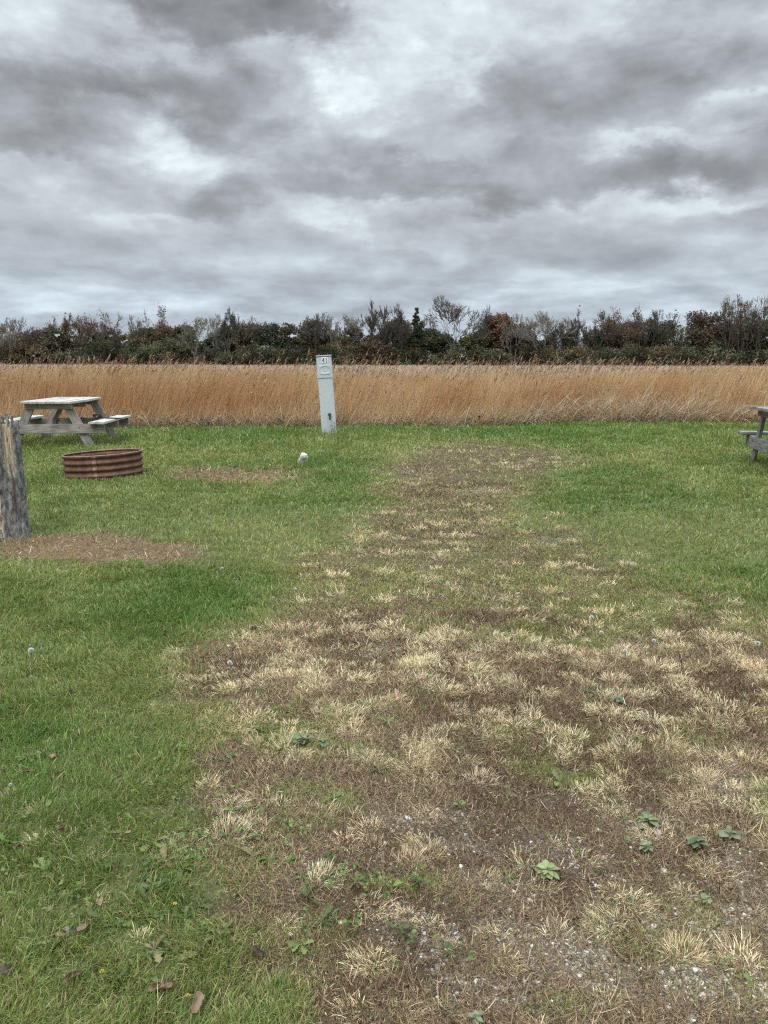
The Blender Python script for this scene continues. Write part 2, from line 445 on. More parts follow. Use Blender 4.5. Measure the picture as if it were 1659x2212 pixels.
k = t.m('MULTIPLY', k, t.m('MULTIPLY_ADD', nB, .8, .6)); k = t.m('MULTIPLY', k, t.m('MULTIPLY_ADD', nC, .9, .55))
finish(t, t.n('ShaderNodeVectorMath', {0: col, 3: k}, operation='SCALE').outputs[0], .95, bump=t.m('ADD', nA, t.m('MULTIPLY', nC, .5)), bs=.9, bd=.012, spec=.1)
tag(link('ground', gm, m), 'bare soil and thatch under the lawn, worn track and prairie', kind='structure')

# ================================================================== LAWN AND WORN TRACK
M_GRASS = plant_mat('grass_blades', .3, .5, .3)
M_DRY = plant_mat('dry_grass_blades', .25, .6, .2)
RX, RY = gpt(222, 1022); RY += .42; RX0 = RX       # fire ring centre
RCX, RCY, RR = -3.71, 10.12, .500
STX, STY = -3.29, 6.52
def scatter(n, ymin, ymax, power=1.0, wide=.62, pad=.5):
    """points in the wedge in front of the camera; density falls as distance^-power"""
    u = RNG.random(n)
    if abs(power - 2) < 1e-6: yy = ymin * (ymax / ymin) ** u
    else:
        e = 2 - power; yy = (ymin ** e + u * (ymax ** e - ymin ** e)) ** (1 / e)
    xx = (RNG.random(n) * 2 - 1) * (wide * yy + pad)
    return xx, yy
def clear(x, y, r=0.0):
    return (((x - RCX) ** 2 + (y - RCY) ** 2) > (RR + r) ** 2) & (((x - STX) ** 2 + (y - STY) ** 2) > (.2 + r) ** 2)

def lawn(n, ymin, ymax, power):
    x, y = scatter(n, ymin, ymax, power)
    f = fields(x, y)
    clump = fbm(x * 9, y * 9, 3, 6)
    keep = (RNG.random(n) < f['green'] * (0.35 + 1.25 * sstep(.3, .62, clump))) & (y < edge_y(x) + .1 * RNG.standard_normal(n)) & clear(x, y)
    x, y = x[keep], y[keep]; f = {k: v[keep] for k, v in f.items()}; clump = clump[keep]; n = len(x)
    tone = np.clip(f['tone'] + .16 * RNG.standard_normal(n) + .5 * (fbm(x * 5, y * 5, 2, 13) - .5), 0, 1)
    deep, olive = np.array([.118, .195, .040]), np.array([.280, .310, .100])
    col = mixc(np.repeat(deep[None], n, 0), olive, tone)
    dry = RNG.random(n) < (.05 + .12 * f['tone'] + .18 * f['trk'] + .10 * sstep(1650, 1950, f['py']))
    col[dry] = np.array([.40, .32, .17])
    col = colvar(col, n, .2, .07)
    hgt = (.045 + .045 * clump + .02 * f['tone'] * 0 + .02 * sstep(12, 16, y)) * np.exp(.28 * RNG.standard_normal(n))
    hgt *= np.interp(y, [1.3, 3, 8, 15], [.40, .45, .60, .78])
    hgt *= 1 - .45 * f['trk'] - .35 * np.clip(f['dead'], 0, 1)
    hgt += .10 * np.exp(-(((x + 1.0) / .9) ** 2 + ((y - 14.3) / 1.4) ** 2)) * RNG.random(n) ** 2 + .09 * np.exp(-(((x + 1.08) / .22) ** 2 + ((y - 11.3) / .3) ** 2)) * RNG.random(n) + .07 * np.exp(-(((x + 1.05) / .35) ** 2 + ((y - 15.0) / .35) ** 2)) * RNG.random(n)
    w = np.maximum(.0022, .00095 * y) * (.7 + .6 * RNG.random(n))
    wa = fbm(x * 1.7, y * 1.7, 2, 14) * math.tau * 2
    a = wa + 1.3 * RNG.standard_normal(n)
    lean = np.clip(np.abs(.75 + .45 * RNG.standard_normal(n)), 0, 1.5)
    b = np.stack([x, y, terrain(x, y) - .003], 1)
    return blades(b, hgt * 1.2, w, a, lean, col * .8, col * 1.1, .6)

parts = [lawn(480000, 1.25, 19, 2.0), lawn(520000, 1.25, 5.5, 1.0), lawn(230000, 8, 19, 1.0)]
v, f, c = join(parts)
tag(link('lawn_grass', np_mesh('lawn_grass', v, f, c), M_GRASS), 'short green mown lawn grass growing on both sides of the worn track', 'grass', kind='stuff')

# brown matted remains of crabgrass, lying curls
def matted(n, ymin, ymax, power, which):
    x, y = scatter(n, ymin, ymax, power)
    f = fields(x, y)
    if which == 'mat':
        pr = np.clip(f['trk'] * (1 - .5 * f['grv']) * (1.1 - f['green']) * (.5 + .9 * fbm(x * 6, y * 6, 3, 2)), 0, 1)
        pr = np.maximum(pr, .6 * f['p3'])
    else:
        pr = np.maximum(f['p1'], 1.0 * f['p2'] * (.4 + fbm(x * 4, y * 4, 2, 3))) + .3 * np.clip(f['dead'] - f['p1'], 0, 1)
    keep = (RNG.random(n) < pr) & (y < edge_y(x)) & clear(x, y, -.05)
    x, y = x[keep], y[keep]; n = len(x)
    pk = fbm(x * 2.3, y * 2.3 + 7, 3, 5)
    if which == 'mat':
        ca, cb, cd = np.array([.145, .093, .056]), np.array([.27, .195, .120]), np.array([.42, .33, .21])
        L = .022 * np.exp(.45 * RNG.standard_normal(n)) + .0010 * y
    else:
        ca, cb, cd = np.array([.215, .135, .080]), np.array([.38, .265, .165]), np.array([.50, .41, .27])
        L = .045 * np.exp(.4 * RNG.standard_normal(n))
    col = mixc(np.repeat(ca[None], n, 0), cb, np.clip(sstep(.35, .65, pk) + .25 * RNG.standard_normal(n), 0, 1))
    pale = RNG.random(n) < .10
    col[pale] = cd
    col = colvar(col, n, .40, .07)
    w = np.maximum(.0020, .00085 * y) * (.7 + .7 * RNG.random(n))
    b = np.stack([x, y, terrain(x, y) + .006 * RNG.random(n)], 1)
    lean = 1.25 + .35 * RNG.standard_normal(n)
    lean = np.clip(lean, .3, 1.6)
    return blades(b, L, w, RNG.random(n) * math.tau, lean, col * .9, col * 1.05, -.4)
v, f, c = join([matted(330000, 1.25, 14, 2.0, 'mat'), matted(420000, 1.25, 4.5, .9, 'mat'), matted(380000, 2.6, 9.5, .9, 'mat')])
tag(link('dead_ground_cover', np_mesh('dead_ground_cover', v, f, c), M_DRY), 'matted purple-brown dead ground cover on the worn gravel track', 'dead grass', kind='stuff')
v, f, c = join([matted(150000, 5, 14, 1.0, 'dead')])
tag(link('dead_mown_grass', np_mesh('dead_mown_grass', v, f, c), M_DRY), 'orange-brown dead grass patches beside the broken trunk and in the far lawn', 'dead grass', kind='stuff')

# straw tufts
def tufts(n, ymin, ymax, power, per, big=1.0, at=None):
    x, y = scatter(n, ymin, ymax, power, .6, .3)
    if at is not None:
        g_ = [gpt(a, b) for a, b in at]; x, y = np.array([a[0] for a in g_]), np.array([a[1] for a in g_]); n = len(x)
    f = fields(x, y)
    pr = f['tan']
    pr = np.maximum(pr, .05 * (1 - f['trk']) * sstep(2.6, 2.0, y)) * (1 - .5 * f['grv'])
    keep = (RNG.random(n) < pr) & (y < edge_y(x) - .3) & clear(x, y, .1)
    if at is not None: keep[:] = True
    x, y = x[keep], y[keep]; n = len(x)
    if n == 0: return None
    size = big * np.exp(np.clip(.32 * RNG.standard_normal(n), -.7, .36 if at is None else .0))
    far = sstep(7, 12, y)
    cc = colvar(np.array([.74, .615, .385]), n, .12, .04)
    cc = mixc(cc, np.array([.42, .36, .19]), sstep(4.5, 9, y) * (.35 + .5 * RNG.random(n)))
    cnt = np.maximum(5, (per * size * (.6 + .8 * RNG.random(n)))).astype(int)
    idx = np.repeat(np.arange(n), cnt); N = len(idx)
    az0 = RNG.random(n) * math.tau
    rr = np.interp(y, [1.5, 3, 6], [.026, .030, .040])[idx] * np.sqrt(RNG.random(N)) * size[idx] * 1.3
    aa = RNG.random(N) * math.tau
    bx, by = x[idx] + rr * np.cos(aa), y[idx] + rr * np.sin(aa)
    # spread outwards, combed towards the tuft's own side
    vx = np.cos(aa) + .9 * np.cos(az0[idx]) + .5 * RNG.standard_normal(N); vy = np.sin(aa) + .9 * np.sin(az0[idx]) + .5 * RNG.standard_normal(N)
    a = np.arctan2(vy, vx)
    lean = np.clip(1.02 + .38 * RNG.standard_normal(N), .1, 1.57)
    hgt = (.036 + .036 * RNG.random(N)) * np.interp(by, [1.5, 3, 6, 10], [.44, .54, .70, .78]) / size[idx] ** .4 * size[idx] * (1 + .2 * RNG.standard_normal(N)).clip(.5, 1.6)
    w = np.maximum(.0019, .00075 * by) * (.6 + .7 * RNG.random(N))
    col = colvar(cc[idx], N, .18, .05)
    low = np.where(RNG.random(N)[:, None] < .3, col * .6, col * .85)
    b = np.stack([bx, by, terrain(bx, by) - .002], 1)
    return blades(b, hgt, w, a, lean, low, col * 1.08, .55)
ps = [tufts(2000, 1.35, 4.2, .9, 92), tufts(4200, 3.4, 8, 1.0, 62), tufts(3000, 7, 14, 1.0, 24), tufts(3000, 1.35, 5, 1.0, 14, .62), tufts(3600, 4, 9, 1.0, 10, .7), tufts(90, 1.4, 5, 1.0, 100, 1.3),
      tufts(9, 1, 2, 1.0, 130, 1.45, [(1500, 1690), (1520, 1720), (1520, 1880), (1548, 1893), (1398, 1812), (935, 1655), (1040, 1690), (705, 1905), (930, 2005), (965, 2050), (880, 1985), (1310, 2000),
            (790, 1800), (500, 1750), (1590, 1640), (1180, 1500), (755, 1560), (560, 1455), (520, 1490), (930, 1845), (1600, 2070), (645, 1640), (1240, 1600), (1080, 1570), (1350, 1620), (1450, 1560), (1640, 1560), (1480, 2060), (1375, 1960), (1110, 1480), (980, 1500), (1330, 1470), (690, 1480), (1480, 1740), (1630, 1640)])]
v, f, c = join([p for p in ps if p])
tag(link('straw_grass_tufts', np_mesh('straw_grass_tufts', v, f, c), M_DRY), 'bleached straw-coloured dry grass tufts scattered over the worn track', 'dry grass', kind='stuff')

# gravel
ico = bmesh.new(); bmesh.ops.create_icosphere(ico, subdivisions=1, radius=1.0)
IV = np.array([v.co[:] for v in ico.verts]); IF = np.array([[v.index for v in f.verts] for f in ico.faces]); ico.free()
def stones(n, ymin, ymax, power, r0, pal):
    x, y = scatter(n, ymin, ymax, power, .6, .3)
    f = fields(x, y)
    pr = np.clip(f['grv'] * 1.0 + .035 * f['trk'] * (1 - f['green']), 0, 1)
    keep = RNG.random(n) < pr
    x, y = x[keep], y[keep]; n = len(x)
    r = np.minimum(r0 * np.exp(.42 * RNG.standard_normal(n)), 2.0 * r0) + .0004 * y
    sc = np.stack([r * (.8 + .6 * RNG.random(n)), r * (.7 + .5 * RNG.random(n)), r * (.45 + .3 * RNG.random(n))], 1)
    V = IV[None] * (1 + .22 * RNG.standard_normal((n, len(IV), 1))).clip(.6, 1.4) * sc[:, None]
    a = RNG.random(n) * math.tau; ca, sa = np.cos(a)[:, None], np.sin(a)[:, None]
    V = np.stack([V[..., 0] * ca - V[..., 1] * sa, V[..., 0] * sa + V[..., 1] * ca, V[..., 2]], -1)
    V += np.stack([x, y, terrain(x, y) + sc[:, 2] * .35], 1)[:, None]
    pal = np.array(pal); cc = colvar(pal[RNG.integers(0, len(pal), n)], n, .18, .04)
    F_ = (np.arange(n)[:, None, None] * len(IV) + IF[None]).reshape(-1, 3)
    return V.reshape(-1, 3), [F_], np.repeat(cc, len(IV), 0)
PAL = [(.48, .45, .40), (.36, .34, .30), (.56, .54, .48), (.23, .215, .20), (.30, .25, .20), (.42, .37, .30), (.16, .155, .15)]
v, f, c = join([stones(30000, 1.3, 10, 1.5, .0036, PAL), stones(60000, 1.3, 4, 1.0, .0023, PAL), stones(900, 1.3, 6, 1.0, .0060, PAL[:2])])
m, t = mat('gravel_stone')
col = t.n('ShaderNodeAttribute', attribute_name='Col').outputs['Color']
nn = t.noise(t.n('ShaderNodeNewGeometry').outputs['Position'], 350, 3)[0]
finish(t, t.n('ShaderNodeVectorMath', {0: col, 3: t.m('MULTIPLY_ADD', nn, .8, .6)}, operation='SCALE').outputs[0], .8, bump=nn, bs=.4, bd=.002, spec=.3)
tag(link('gravel', np_mesh('gravel', v, f, c, smooth=True), m), 'grey and white crushed gravel showing through the worn track', 'gravel', kind='stuff')

# broad-leaved ground cover in the near left lawn: small clover leaves and toothed leaves
LT = np.array([0, .12, .25, .38, .5, .62, .75, .88, 1.0])
def leaf_outline(kind):
    if kind == 'round': w = np.sin(np.pi * (LT ** .8)) * .42
    elif kind == 'toothed': w = np.array([.03, .08, .05, .14, .08, .2, .12, .2, 0])
    else: w = np.array([.05, .07, .17, .27, .31, .30, .24, .14, 0])
    return w
def leaves(x, y, L, ang, pitch, kind, col, z0=0.0, droop=.5):
    n = len(x); w = leaf_outline(kind); k = len(LT)
    V = np.zeros((n, k, 3, 3)); dx, dy = np.cos(ang), np.sin(ang)
    roll = .35 * RNG.standard_normal(n)
    for i, tt in enumerate(LT):
        hz = L * tt * np.cos(pitch * (1 - .4 * tt)); vt = L * (tt * np.sin(pitch) - droop * tt * tt * .6)
        for j, sgn in enumerate((-1, 0, 1)):
            o = sgn * w[i] * L
            V[:, i, j, 0] = x + dx * hz - dy * o; V[:, i, j, 1] = y + dy * hz + dx * o
            V[:, i, j, 2] = z0 + np.maximum(vt, -z0 + .002 if np.isscalar(z0) else -.5) + abs(sgn) * w[i] * L * (.35 + roll * sgn)
    V[..., 2] += terrain(x, y)[:, None, None] + .004
    b = (np.arange(n) * k * 3)[:, None]; q = []
    for i in range(k - 1):
        for j in range(2):
            q.append(b + np.array([[i * 3 + j, i * 3 + j + 1, i * 3 + 3 + j + 1, i * 3 + 3 + j]]))
    C = np.repeat(col[:, None], k * 3, 1).reshape(n, k, 3, 3).copy()
    C[:, :, 1] *= 1.25
    return V.reshape(-1, 3), [np.concatenate(q)], C.reshape(-1, 3)
def weeds(n, kind, L0, ymin, ymax, thr, cols, per):
    x, y = scatter(n, ymin, ymax, 1.0)
    f = fields(x, y)
    region = np.maximum(blob(f['px'], f['py'], 560, 2000, 420, 300, .5), .35 * blob(f['px'], f['py'], 200, 1800, 420, 500, .4))
    region = np.maximum(region, .12 * sstep(7, 3, y)) * (.25 + .75 * f['green'])
    keep = (RNG.random(n) < region * sstep(thr, thr + .15, fbm(x * 3.2, y * 3.2, 3, 15 if kind == 'round' else 4)))
    x, y = x[keep], y[keep]; n = len(x)
    idx = np.repeat(np.arange(n), per); N = len(idx)
    a = (np.tile(np.arange(per), n) / per + RNG.random(n)[idx]) * math.tau + .3 * RNG.standard_normal(N)
    L = L0 * np.exp(.3 * RNG.standard_normal(N))
    cc = colvar(np.array(cols)[RNG.integers(0, len(cols), n)][idx], N, .16, .05)
    pitch = np.clip(.35 + .3 * RNG.standard_normal(N), -.05, 1.1)
    z0 = .02 + .02 * RNG.random(N) if kind == 'round' else .008 * RNG.random(N)
    return leaves(x[idx], y[idx], L, a, pitch, kind, cc, z0)
GC = [(.085, .135, .040), (.12, .165, .055), (.075, .11, .040), (.14, .17, .07)]
v, f, c = join([weeds(12000, 'round', .010, 1.3, 6, .45, GC, 4), weeds(2400, 'toothed', .032, 1.3, 5, .46, [(.095, .14, .045), (.13, .165, .06), (.15, .135, .07), (.085, .105, .045)], 7), weeds(900, 'oval', .020, 1.3, 6, .45, GC, 5)])
tag(link('broadleaf_ground_cover', np_mesh('broadleaf_ground_cover', v, f, c), plant_mat('weed_leaves', .25, .7, .12)), 'clover and toothed dandelion leaves mixed into the near lawn', 'weeds', kind='stuff')

# ================================================================== PRAIRIE
def prairie(n, y0, y1, power, wmin, hs=1.0, wide=.60):
    x, y = scatter(n, y0, y1, power, wide, 2)
    # bunches
    x = x + .10 * RNG.standard_normal(n); y = y + .05 * RNG.standard_normal(n)
    ed = y - edge_y(x)
    dens = .45 + .9 * fbm(x * 2.2, y * 2.2, 2, 8)
    keep = (ed > .15 * RNG.standard_normal(n)) & (RNG.random(n) < dens)
    x, y, ed = x[keep], y[keep], ed[keep]; n = len(x)
    q = fbm(x * .33, y * .2 + 4, 3, 9)
    hgt = hs * (1.24 + .45 * (q - .5) + .22 * (fbm(x * 1.4, y * .7, 2, 11) - .5)) * (1 - .13 * np.abs(RNG.standard_normal(n))) * (.35 + .65 * sstep(-.1, 1.5, ed))
    hgt *= 1 + .05 * sstep(3, 9, x)
    hgt *= np.where(y > 28, .80, 1.0)
    short = RNG.random(n) < .25
    hgt[short] *= .3 + .5 * RNG.random(short.sum())
    lean = np.clip(.30 + .16 * RNG.standard_normal(n) + .25 * (fbm(x * .6, y * .6, 2, 6) - .5), -.15, 1.0)
    a = .25 * RNG.standard_normal(n) + .0
    w = np.maximum(.005, wmin * y) * (.5 + .8 * RNG.random(n))
    k = np.clip(sstep(.3, .7, fbm(x * 1.3, y * .8, 3, 10)) + .25 * RNG.standard_normal(n), 0, 1)
    lo = mixc(np.repeat(np.array([[.25, .195, .130]]), n, 0), np.array([.40, .34, .24]), RNG.random(n) ** 2)
    md = mixc(np.repeat(np.array([[.42, .198, .076]]), n, 0), np.array([.54, .335, .165]), k)
    hi = mixc(np.repeat(np.array([[.42, .262, .122]]), n, 0), np.array([.57, .43, .25]), k)
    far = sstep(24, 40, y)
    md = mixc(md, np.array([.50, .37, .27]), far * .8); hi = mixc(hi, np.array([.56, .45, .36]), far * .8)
    vv = (1 + .30 * RNG.standard_normal((n, 1))).clip(.45, 1.6)
    b = np.stack([x, y, terrain(x, y)], 1)
    return blades(b, hgt * 1.08, w, a, lean, lo * vv, hi * vv, .5, twist=RNG.normal(0, .7, n), mid=md * vv)

def heads(n, tall=1.0, pf=None):
    """flowering stems taller than the rest, nodding right in the wind with a ragged plume"""
    x, y = scatter(n, 17.8, 27, 1.0, .6, 1)
    if pf is not None:
        keep = RNG.random(n) < pf(x, y); x, y = x[keep], y[keep]; n = len(x)
    z = terrain(x, y)
    hgt = tall * (1.40 + .12 * RNG.standard_normal(n)) * sstep(-.6, 1.2, y - edge_y(x)).clip(.5, 1)
    lean = .30 + .12 * RNG.standard_normal(n)
    col = colvar(np.array([.36, .23, .13]), n, .2, .05)
    w = np.full(n, .008)
    P = [blades(np.stack([x, y, z], 1), hgt, w, .2 * RNG.standard_normal(n), lean, col, col, .5, twist=RNG.normal(0, .6, n))]
    # plume: short strokes off the top quarter
    per = 7; idx = np.repeat(np.arange(n), per); N = len(idx)
    tt = .80 + .2 * RNG.random(N); th = lean[idx] * (.5 + .5 * tt)
    bx = x[idx] + hgt[idx] * tt * np.sin(th); bz = z[idx] + hgt[idx] * tt * np.cos(th)
    cc = colvar(mixc(np.repeat(np.array([[.13, .085, .055]]), N, 0), np.array([.50, .37, .23]), RNG.random(N) ** 1.3), N, .15, .05)
    P.append(blades(np.stack([bx, y[idx], bz], 1), .09 * np.exp(.3 * RNG.standard_normal(N)), .016 * np.ones(N), .3 * RNG.standard_normal(N), (.9 + .45 * RNG.standard_normal(N)).clip(0, 1.9), cc, cc, .3, twist=RNG.normal(0, .7, N)))
    return join(P)

def litter(n):
    """pale fallen stems and curved blades along the front edge"""
    x = (RNG.random(n) * 2 - 1) * 12
    y = edge_y(x) + np.abs(RNG.normal(0, .55, n)) - .12
    rt = sstep(1.0, 5, x) * sstep(9, 7, x)
    ln = (.25 + .4 * RNG.random(n)) * (1 + .7 * rt)
    lean = (1.0 + .45 * RNG.standard_normal(n)).clip(.1, 1.6)
    a = np.where(RNG.random(n) < .6, 0, math.pi) + .5 * RNG.standard_normal(n)
    col = colvar(mixc(np.repeat(np.array([[.26, .20, .13]]), n, 0), np.array([.60, .51, .36]), RNG.random(n) ** (2.2 - 1.2 * rt)), n, .15, .04)
    return blades(np.stack([x, y, terrain(x, y)], 1), ln, .009 + .009 * RNG.random(n), a, lean, col * .8, col, .6)

pf = lambda x, y: np.clip(.25 + .9 * sstep(.50, .66, fbm(x * .45, y * .15, 2, 3)) + .5 * sstep(5, 8, x) + .9 * np.exp(-((x + 6.6) / .6) ** 2) + .6 * np.exp(-((x + 1.6) / .8) ** 2), 0, 1)
v, f, c = join([prairie(150000, 17.0, 23, .6, .00030), prairie(70000, 22, 32, 1.0, .00045), heads(1000, 1.0), heads(1500, 1.10, pf), litter(9000)])
tag(link('prairie_grass', np_mesh('prairie_grass', v, f, c), M_DRY), 'tall rust-coloured prairie grass leaning right in the wind behind the lawn', 'tall grass', kind='stuff')
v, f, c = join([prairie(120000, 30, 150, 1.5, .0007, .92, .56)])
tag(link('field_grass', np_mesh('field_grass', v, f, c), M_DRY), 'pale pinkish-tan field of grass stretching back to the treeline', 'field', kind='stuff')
# olive weeds at the foot of the prairie
n = 5000; x = (RNG.random(n) * 2 - 1) * 12; y = edge_y(x) + np.abs(RNG.normal(0, .3, n)) - .1
kp = RNG.random(n) < sstep(.40, .62, fbm(x * .9, y * 0, 3, 12)) * np.where(x < -1, 1, .45); x, y = x[kp], y[kp]; n = len(x)
cc = colvar(np.array([(.10, .115, .05), (.16, .12, .07), (.20, .18, .06), (.09, .075, .05)])[RNG.integers(0, 4, n)], n, .2, .05)
v, f, c = leaves(x, y, .07 * np.exp(.3 * RNG.standard_normal(n)), RNG.random(n) * math.tau, .6 + .5 * RNG.standard_normal(n), 'oval', cc, .22 * RNG.random(n))
tag(link('edge_weeds', np_mesh('edge_weeds', v, f, c), plant_mat('edge_weed_leaves', .2, .5, .3)), 'low olive and brown weeds at the foot of the tall grass', 'weeds', kind='stuff')

# ================================================================== TREELINE
M_LEAF = plant_mat('tree_leaves', .25, .6, .2)
m, t = mat('tree_bark'); nn = t.noise(t.n('ShaderNodeNewGeometry').outputs['Position'], 3, 4)[0]
finish(t, t.ramp(nn, [(.3, (.060, .052, .045)), (.7, (.13, .115, .10))]), .9, bump=nn, bs=.4, bd=.05, spec=.1); M_BARK = m
m, t = mat('pale_bark'); nn = t.noise(t.n('ShaderNodeNewGeometry').outputs['Position'], 3, 4)[0]
finish(t, t.ramp(nn, [(.3, (.16, .145, .125)), (.7, (.27, .25, .22))]), .9, bump=nn, bs=.4, bd=.05, spec=.1); M_PALE = m

TREE_D = 150.0
def tree_base(px, D): return (px - 829.5) / F * D * 1.0 / 1.0
def tree_h(py, D): return H + D * math.tan(math.atan((1106 - py) / F) - PITCH)

def branches(rs, h, w, trunks, fork=.35, depth0=5, spread=.55, rmin=.026):
    """a multi-stemmed, vase-shaped branching; returns tube list and twig ends"""
    out, ends = [], []
    def grow(p, d, L, r, depth):
        k = 4; pts = [np.array(p)]; rr = [r]; dd = np.array(d)
        for i in range(k):
            dd = dd + rs.normal(0, .10, 3) + np.array([0, 0, .05]); dd /= np.linalg.norm(dd)
            pts.append(pts[-1] + dd * L / k); rr.append(r * (1 - .42 * (i + 1) / k))
        out.append((np.array(pts), np.array(rr)))
        if depth == 0:
            ends.append(pts[-1]); ends.append(pts[2]); return
        nb = rs.integers(2, 4) + (1 if depth <= 2 else 0)
        for b in range(nb):
            j = k if b == 0 else rs.integers(2, k + 1)
            sp_ = (.22 if b == 0 else spread) * (1 + .3 * rs.normal())
            ax = rs.normal(0, 1, 3); ax -= ax.dot(dd) * dd; ax /= np.linalg.norm(ax) + 1e-6
            nd = dd * math.cos(sp_) + ax * math.sin(sp_); nd[2] = max(nd[2], -.05); nd /= np.linalg.norm(nd)
            grow(pts[j], nd, L * rs.uniform(.62, .82), max(rr[j] * (.75 if b == 0 else .58), rmin), depth - 1)
    for s in range(trunks):
        a = rs.uniform(0, math.tau); o = .12 * (trunks > 1)
        t0 = spread * .45 * (trunks > 1) * rs.uniform(.5, 1.1)
        d0 = np.array([math.cos(a + s * math.tau / trunks) * math.sin(t0), math.sin(a + s * math.tau / trunks) * math.sin(t0), math.cos(t0)])
        grow(np.array([o * math.cos(a), o * math.sin(a), -.1]), d0, h * fork, h * .013 + .03, depth0)
    P = np.concatenate([a[0] for a in out]); 
    top = np.percentile(P[:, 2], 99.5); wid = np.percentile(np.abs(P[:, 0]), 97)
    s = np.array([w / 2 / wid, w / 2 / wid, h / top])
    out = [(a[0] * s, a[1]) for a in out]
    return out, np.array(ends) * s

def leafcloud(rs, centres, radii, n, size, cols, hole=.34):
    """many small leaf sprays scattered through the volume round the centres"""
    k = len(centres); wts = np.prod(radii, 1) ** (2 / 3); wts /= wts.sum()
    idx = rs.choice(k, n, p=wts)
    dv = rs.normal(0, 1, (n, 3)); dv /= np.linalg.norm(dv, axis=1)[:, None]
    r = rs.random(n) ** .5 * (1 + .28 * np.abs(rs.normal(0, 1, n)))
    p = centres[idx] + dv * r[:, None] * radii[idx]
    # holes and lumps
    nz = fbm(p[:, 0] * 1.3 + p[:, 1] * .7, p[:, 2] * 1.3, 3, int(rs.integers(0, 12)))
    ok = nz > hole; p = p[ok]; idx = idx[ok]; n = len(p)
    clr = np.array(cols)[rs.integers(0, len(cols), k)][idx] * (1 + .20 * rs.normal(0, 1, (n, 1))).clip(.4, 1.8) * (1 + .06 * rs.normal(0, 1, (n, 3)))
    a = rs.normal(0, 1, (n, 3)); a /= np.linalg.norm(a, axis=1)[:, None]
    b = np.cross(a, rs.normal(0, 1, (n, 3))); b /= np.linalg.norm(b, axis=1)[:, None] + 1e-6
    s = size * np.exp(.35 * rs.normal(0, 1, (n, 1)))
    V = np.stack([p - a * s * .6, p + b * s * .33 - a * s * .1, p + a * s * .7, p - b * s * .36 + a * s * .05], 1)
    q = (np.arange(n) * 4)[:, None] + np.array([[0, 1, 2, 3]])
    return V.reshape(-1, 3), [q], np.repeat(clr.clip(.004, .9), 4, 0)

GRP = 'trees of the far treeline'
DK = [(.074, .082, .043), (.064, .074, .042), (.085, .084, .046), (.056, .066, .043)]
BR = [(.120, .090, .060), (.096, .078, .056), (.135, .092, .058), (.086, .082, .052)]
OL = [(.105, .112, .044), (.082, .088, .036), (.13, .125, .050)]
RU = [(.17, .098, .058), (.14, .085, .052), (.12, .082, .052)]
GY = [(.075, .066, .056), (.060, .056, .048), (.09, .075, .06)]
PALS = {'d': DK, 'b': BR, 'o': OL, 'r': RU, 'g': GY, 'y': [(.14, .14, .055), (.11, .12, .05)], 'm': DK + BR, 'n': DK + OL + BR}

def dense_tree(px, top, wpx, pal, label, D=150, cone=False, cat='tree'):
    rs = np.random.default_rng(int(px * 7 + top))
    if not cone: wpx *= 1.48; top += 1
    h = tree_h(top, D); w = wpx / F * D
    root = empty('evergreen_tree' if cone else 'leafy_tree', ((px - 829.5) / F * D, D + rs.uniform(-4, 4), 0))
    tag(root, label, cat, GRP)
    if cone:
        zz = np.linspace(.12, .97, 16); rad = (w / 2) * (1.02 - zz) ** .8 + .12
        cs, rd = [], []
        for z_, r_ in zip(zz, rad):
            for q in range(4):
                a = rs.uniform(0, math.tau); cs.append((math.cos(a) * r_ * .6, math.sin(a) * r_ * .6, z_ * h)); rd.append((r_ * .55, r_ * .55, .28))
    else:
        cs, rd = [], []
        for q in range(int(26 + w * 5)):
            zf = rs.uniform(.04, .95); prof = 1.0 if zf < .55 else math.sqrt(max(.02, 1 - ((zf - .55) / .47) ** 2))
            r_ = w * rs.uniform(.09, .24)
            a = rs.uniform(0, math.tau); rr = rs.random() ** .5 * max(.05, w / 2 * prof - r_ * .5)
            cs.append((math.cos(a) * rr, math.sin(a) * rr, min(zf * h, h - r_ * .75))); rd.append((r_, r_, r_ * rs.uniform(.6, .95)))
    cs, rd = np.array(cs), np.array(rd)
    v, f, c = leafcloud(rs, cs, rd, int(6500 + 600 * w * h / 3), .25, PALS[pal])
    link('crown', np_mesh('crown', v, f, c), M_LEAF, root)
    tl = [(np.array([[0, 0, -.2], [rs.normal(0, .1), 0, h * .3], [rs.normal(0, .2), 0, h * .6], [0, 0, h * .88]]), np.array([.17, .14, .09, .03]))]
    for q in rs.choice(len(cs), min(9, len(cs)), False):
        z0 = cs[q][2] * .55
        tl.append((np.array([[0, 0, z0], cs[q] * .5 + np.array([0, 0, z0 * .5]), cs[q]]), np.array([.08, .05, .02])))
    link('trunk', tubes_mesh('trunk', tl), M_BARK, root)
    return root

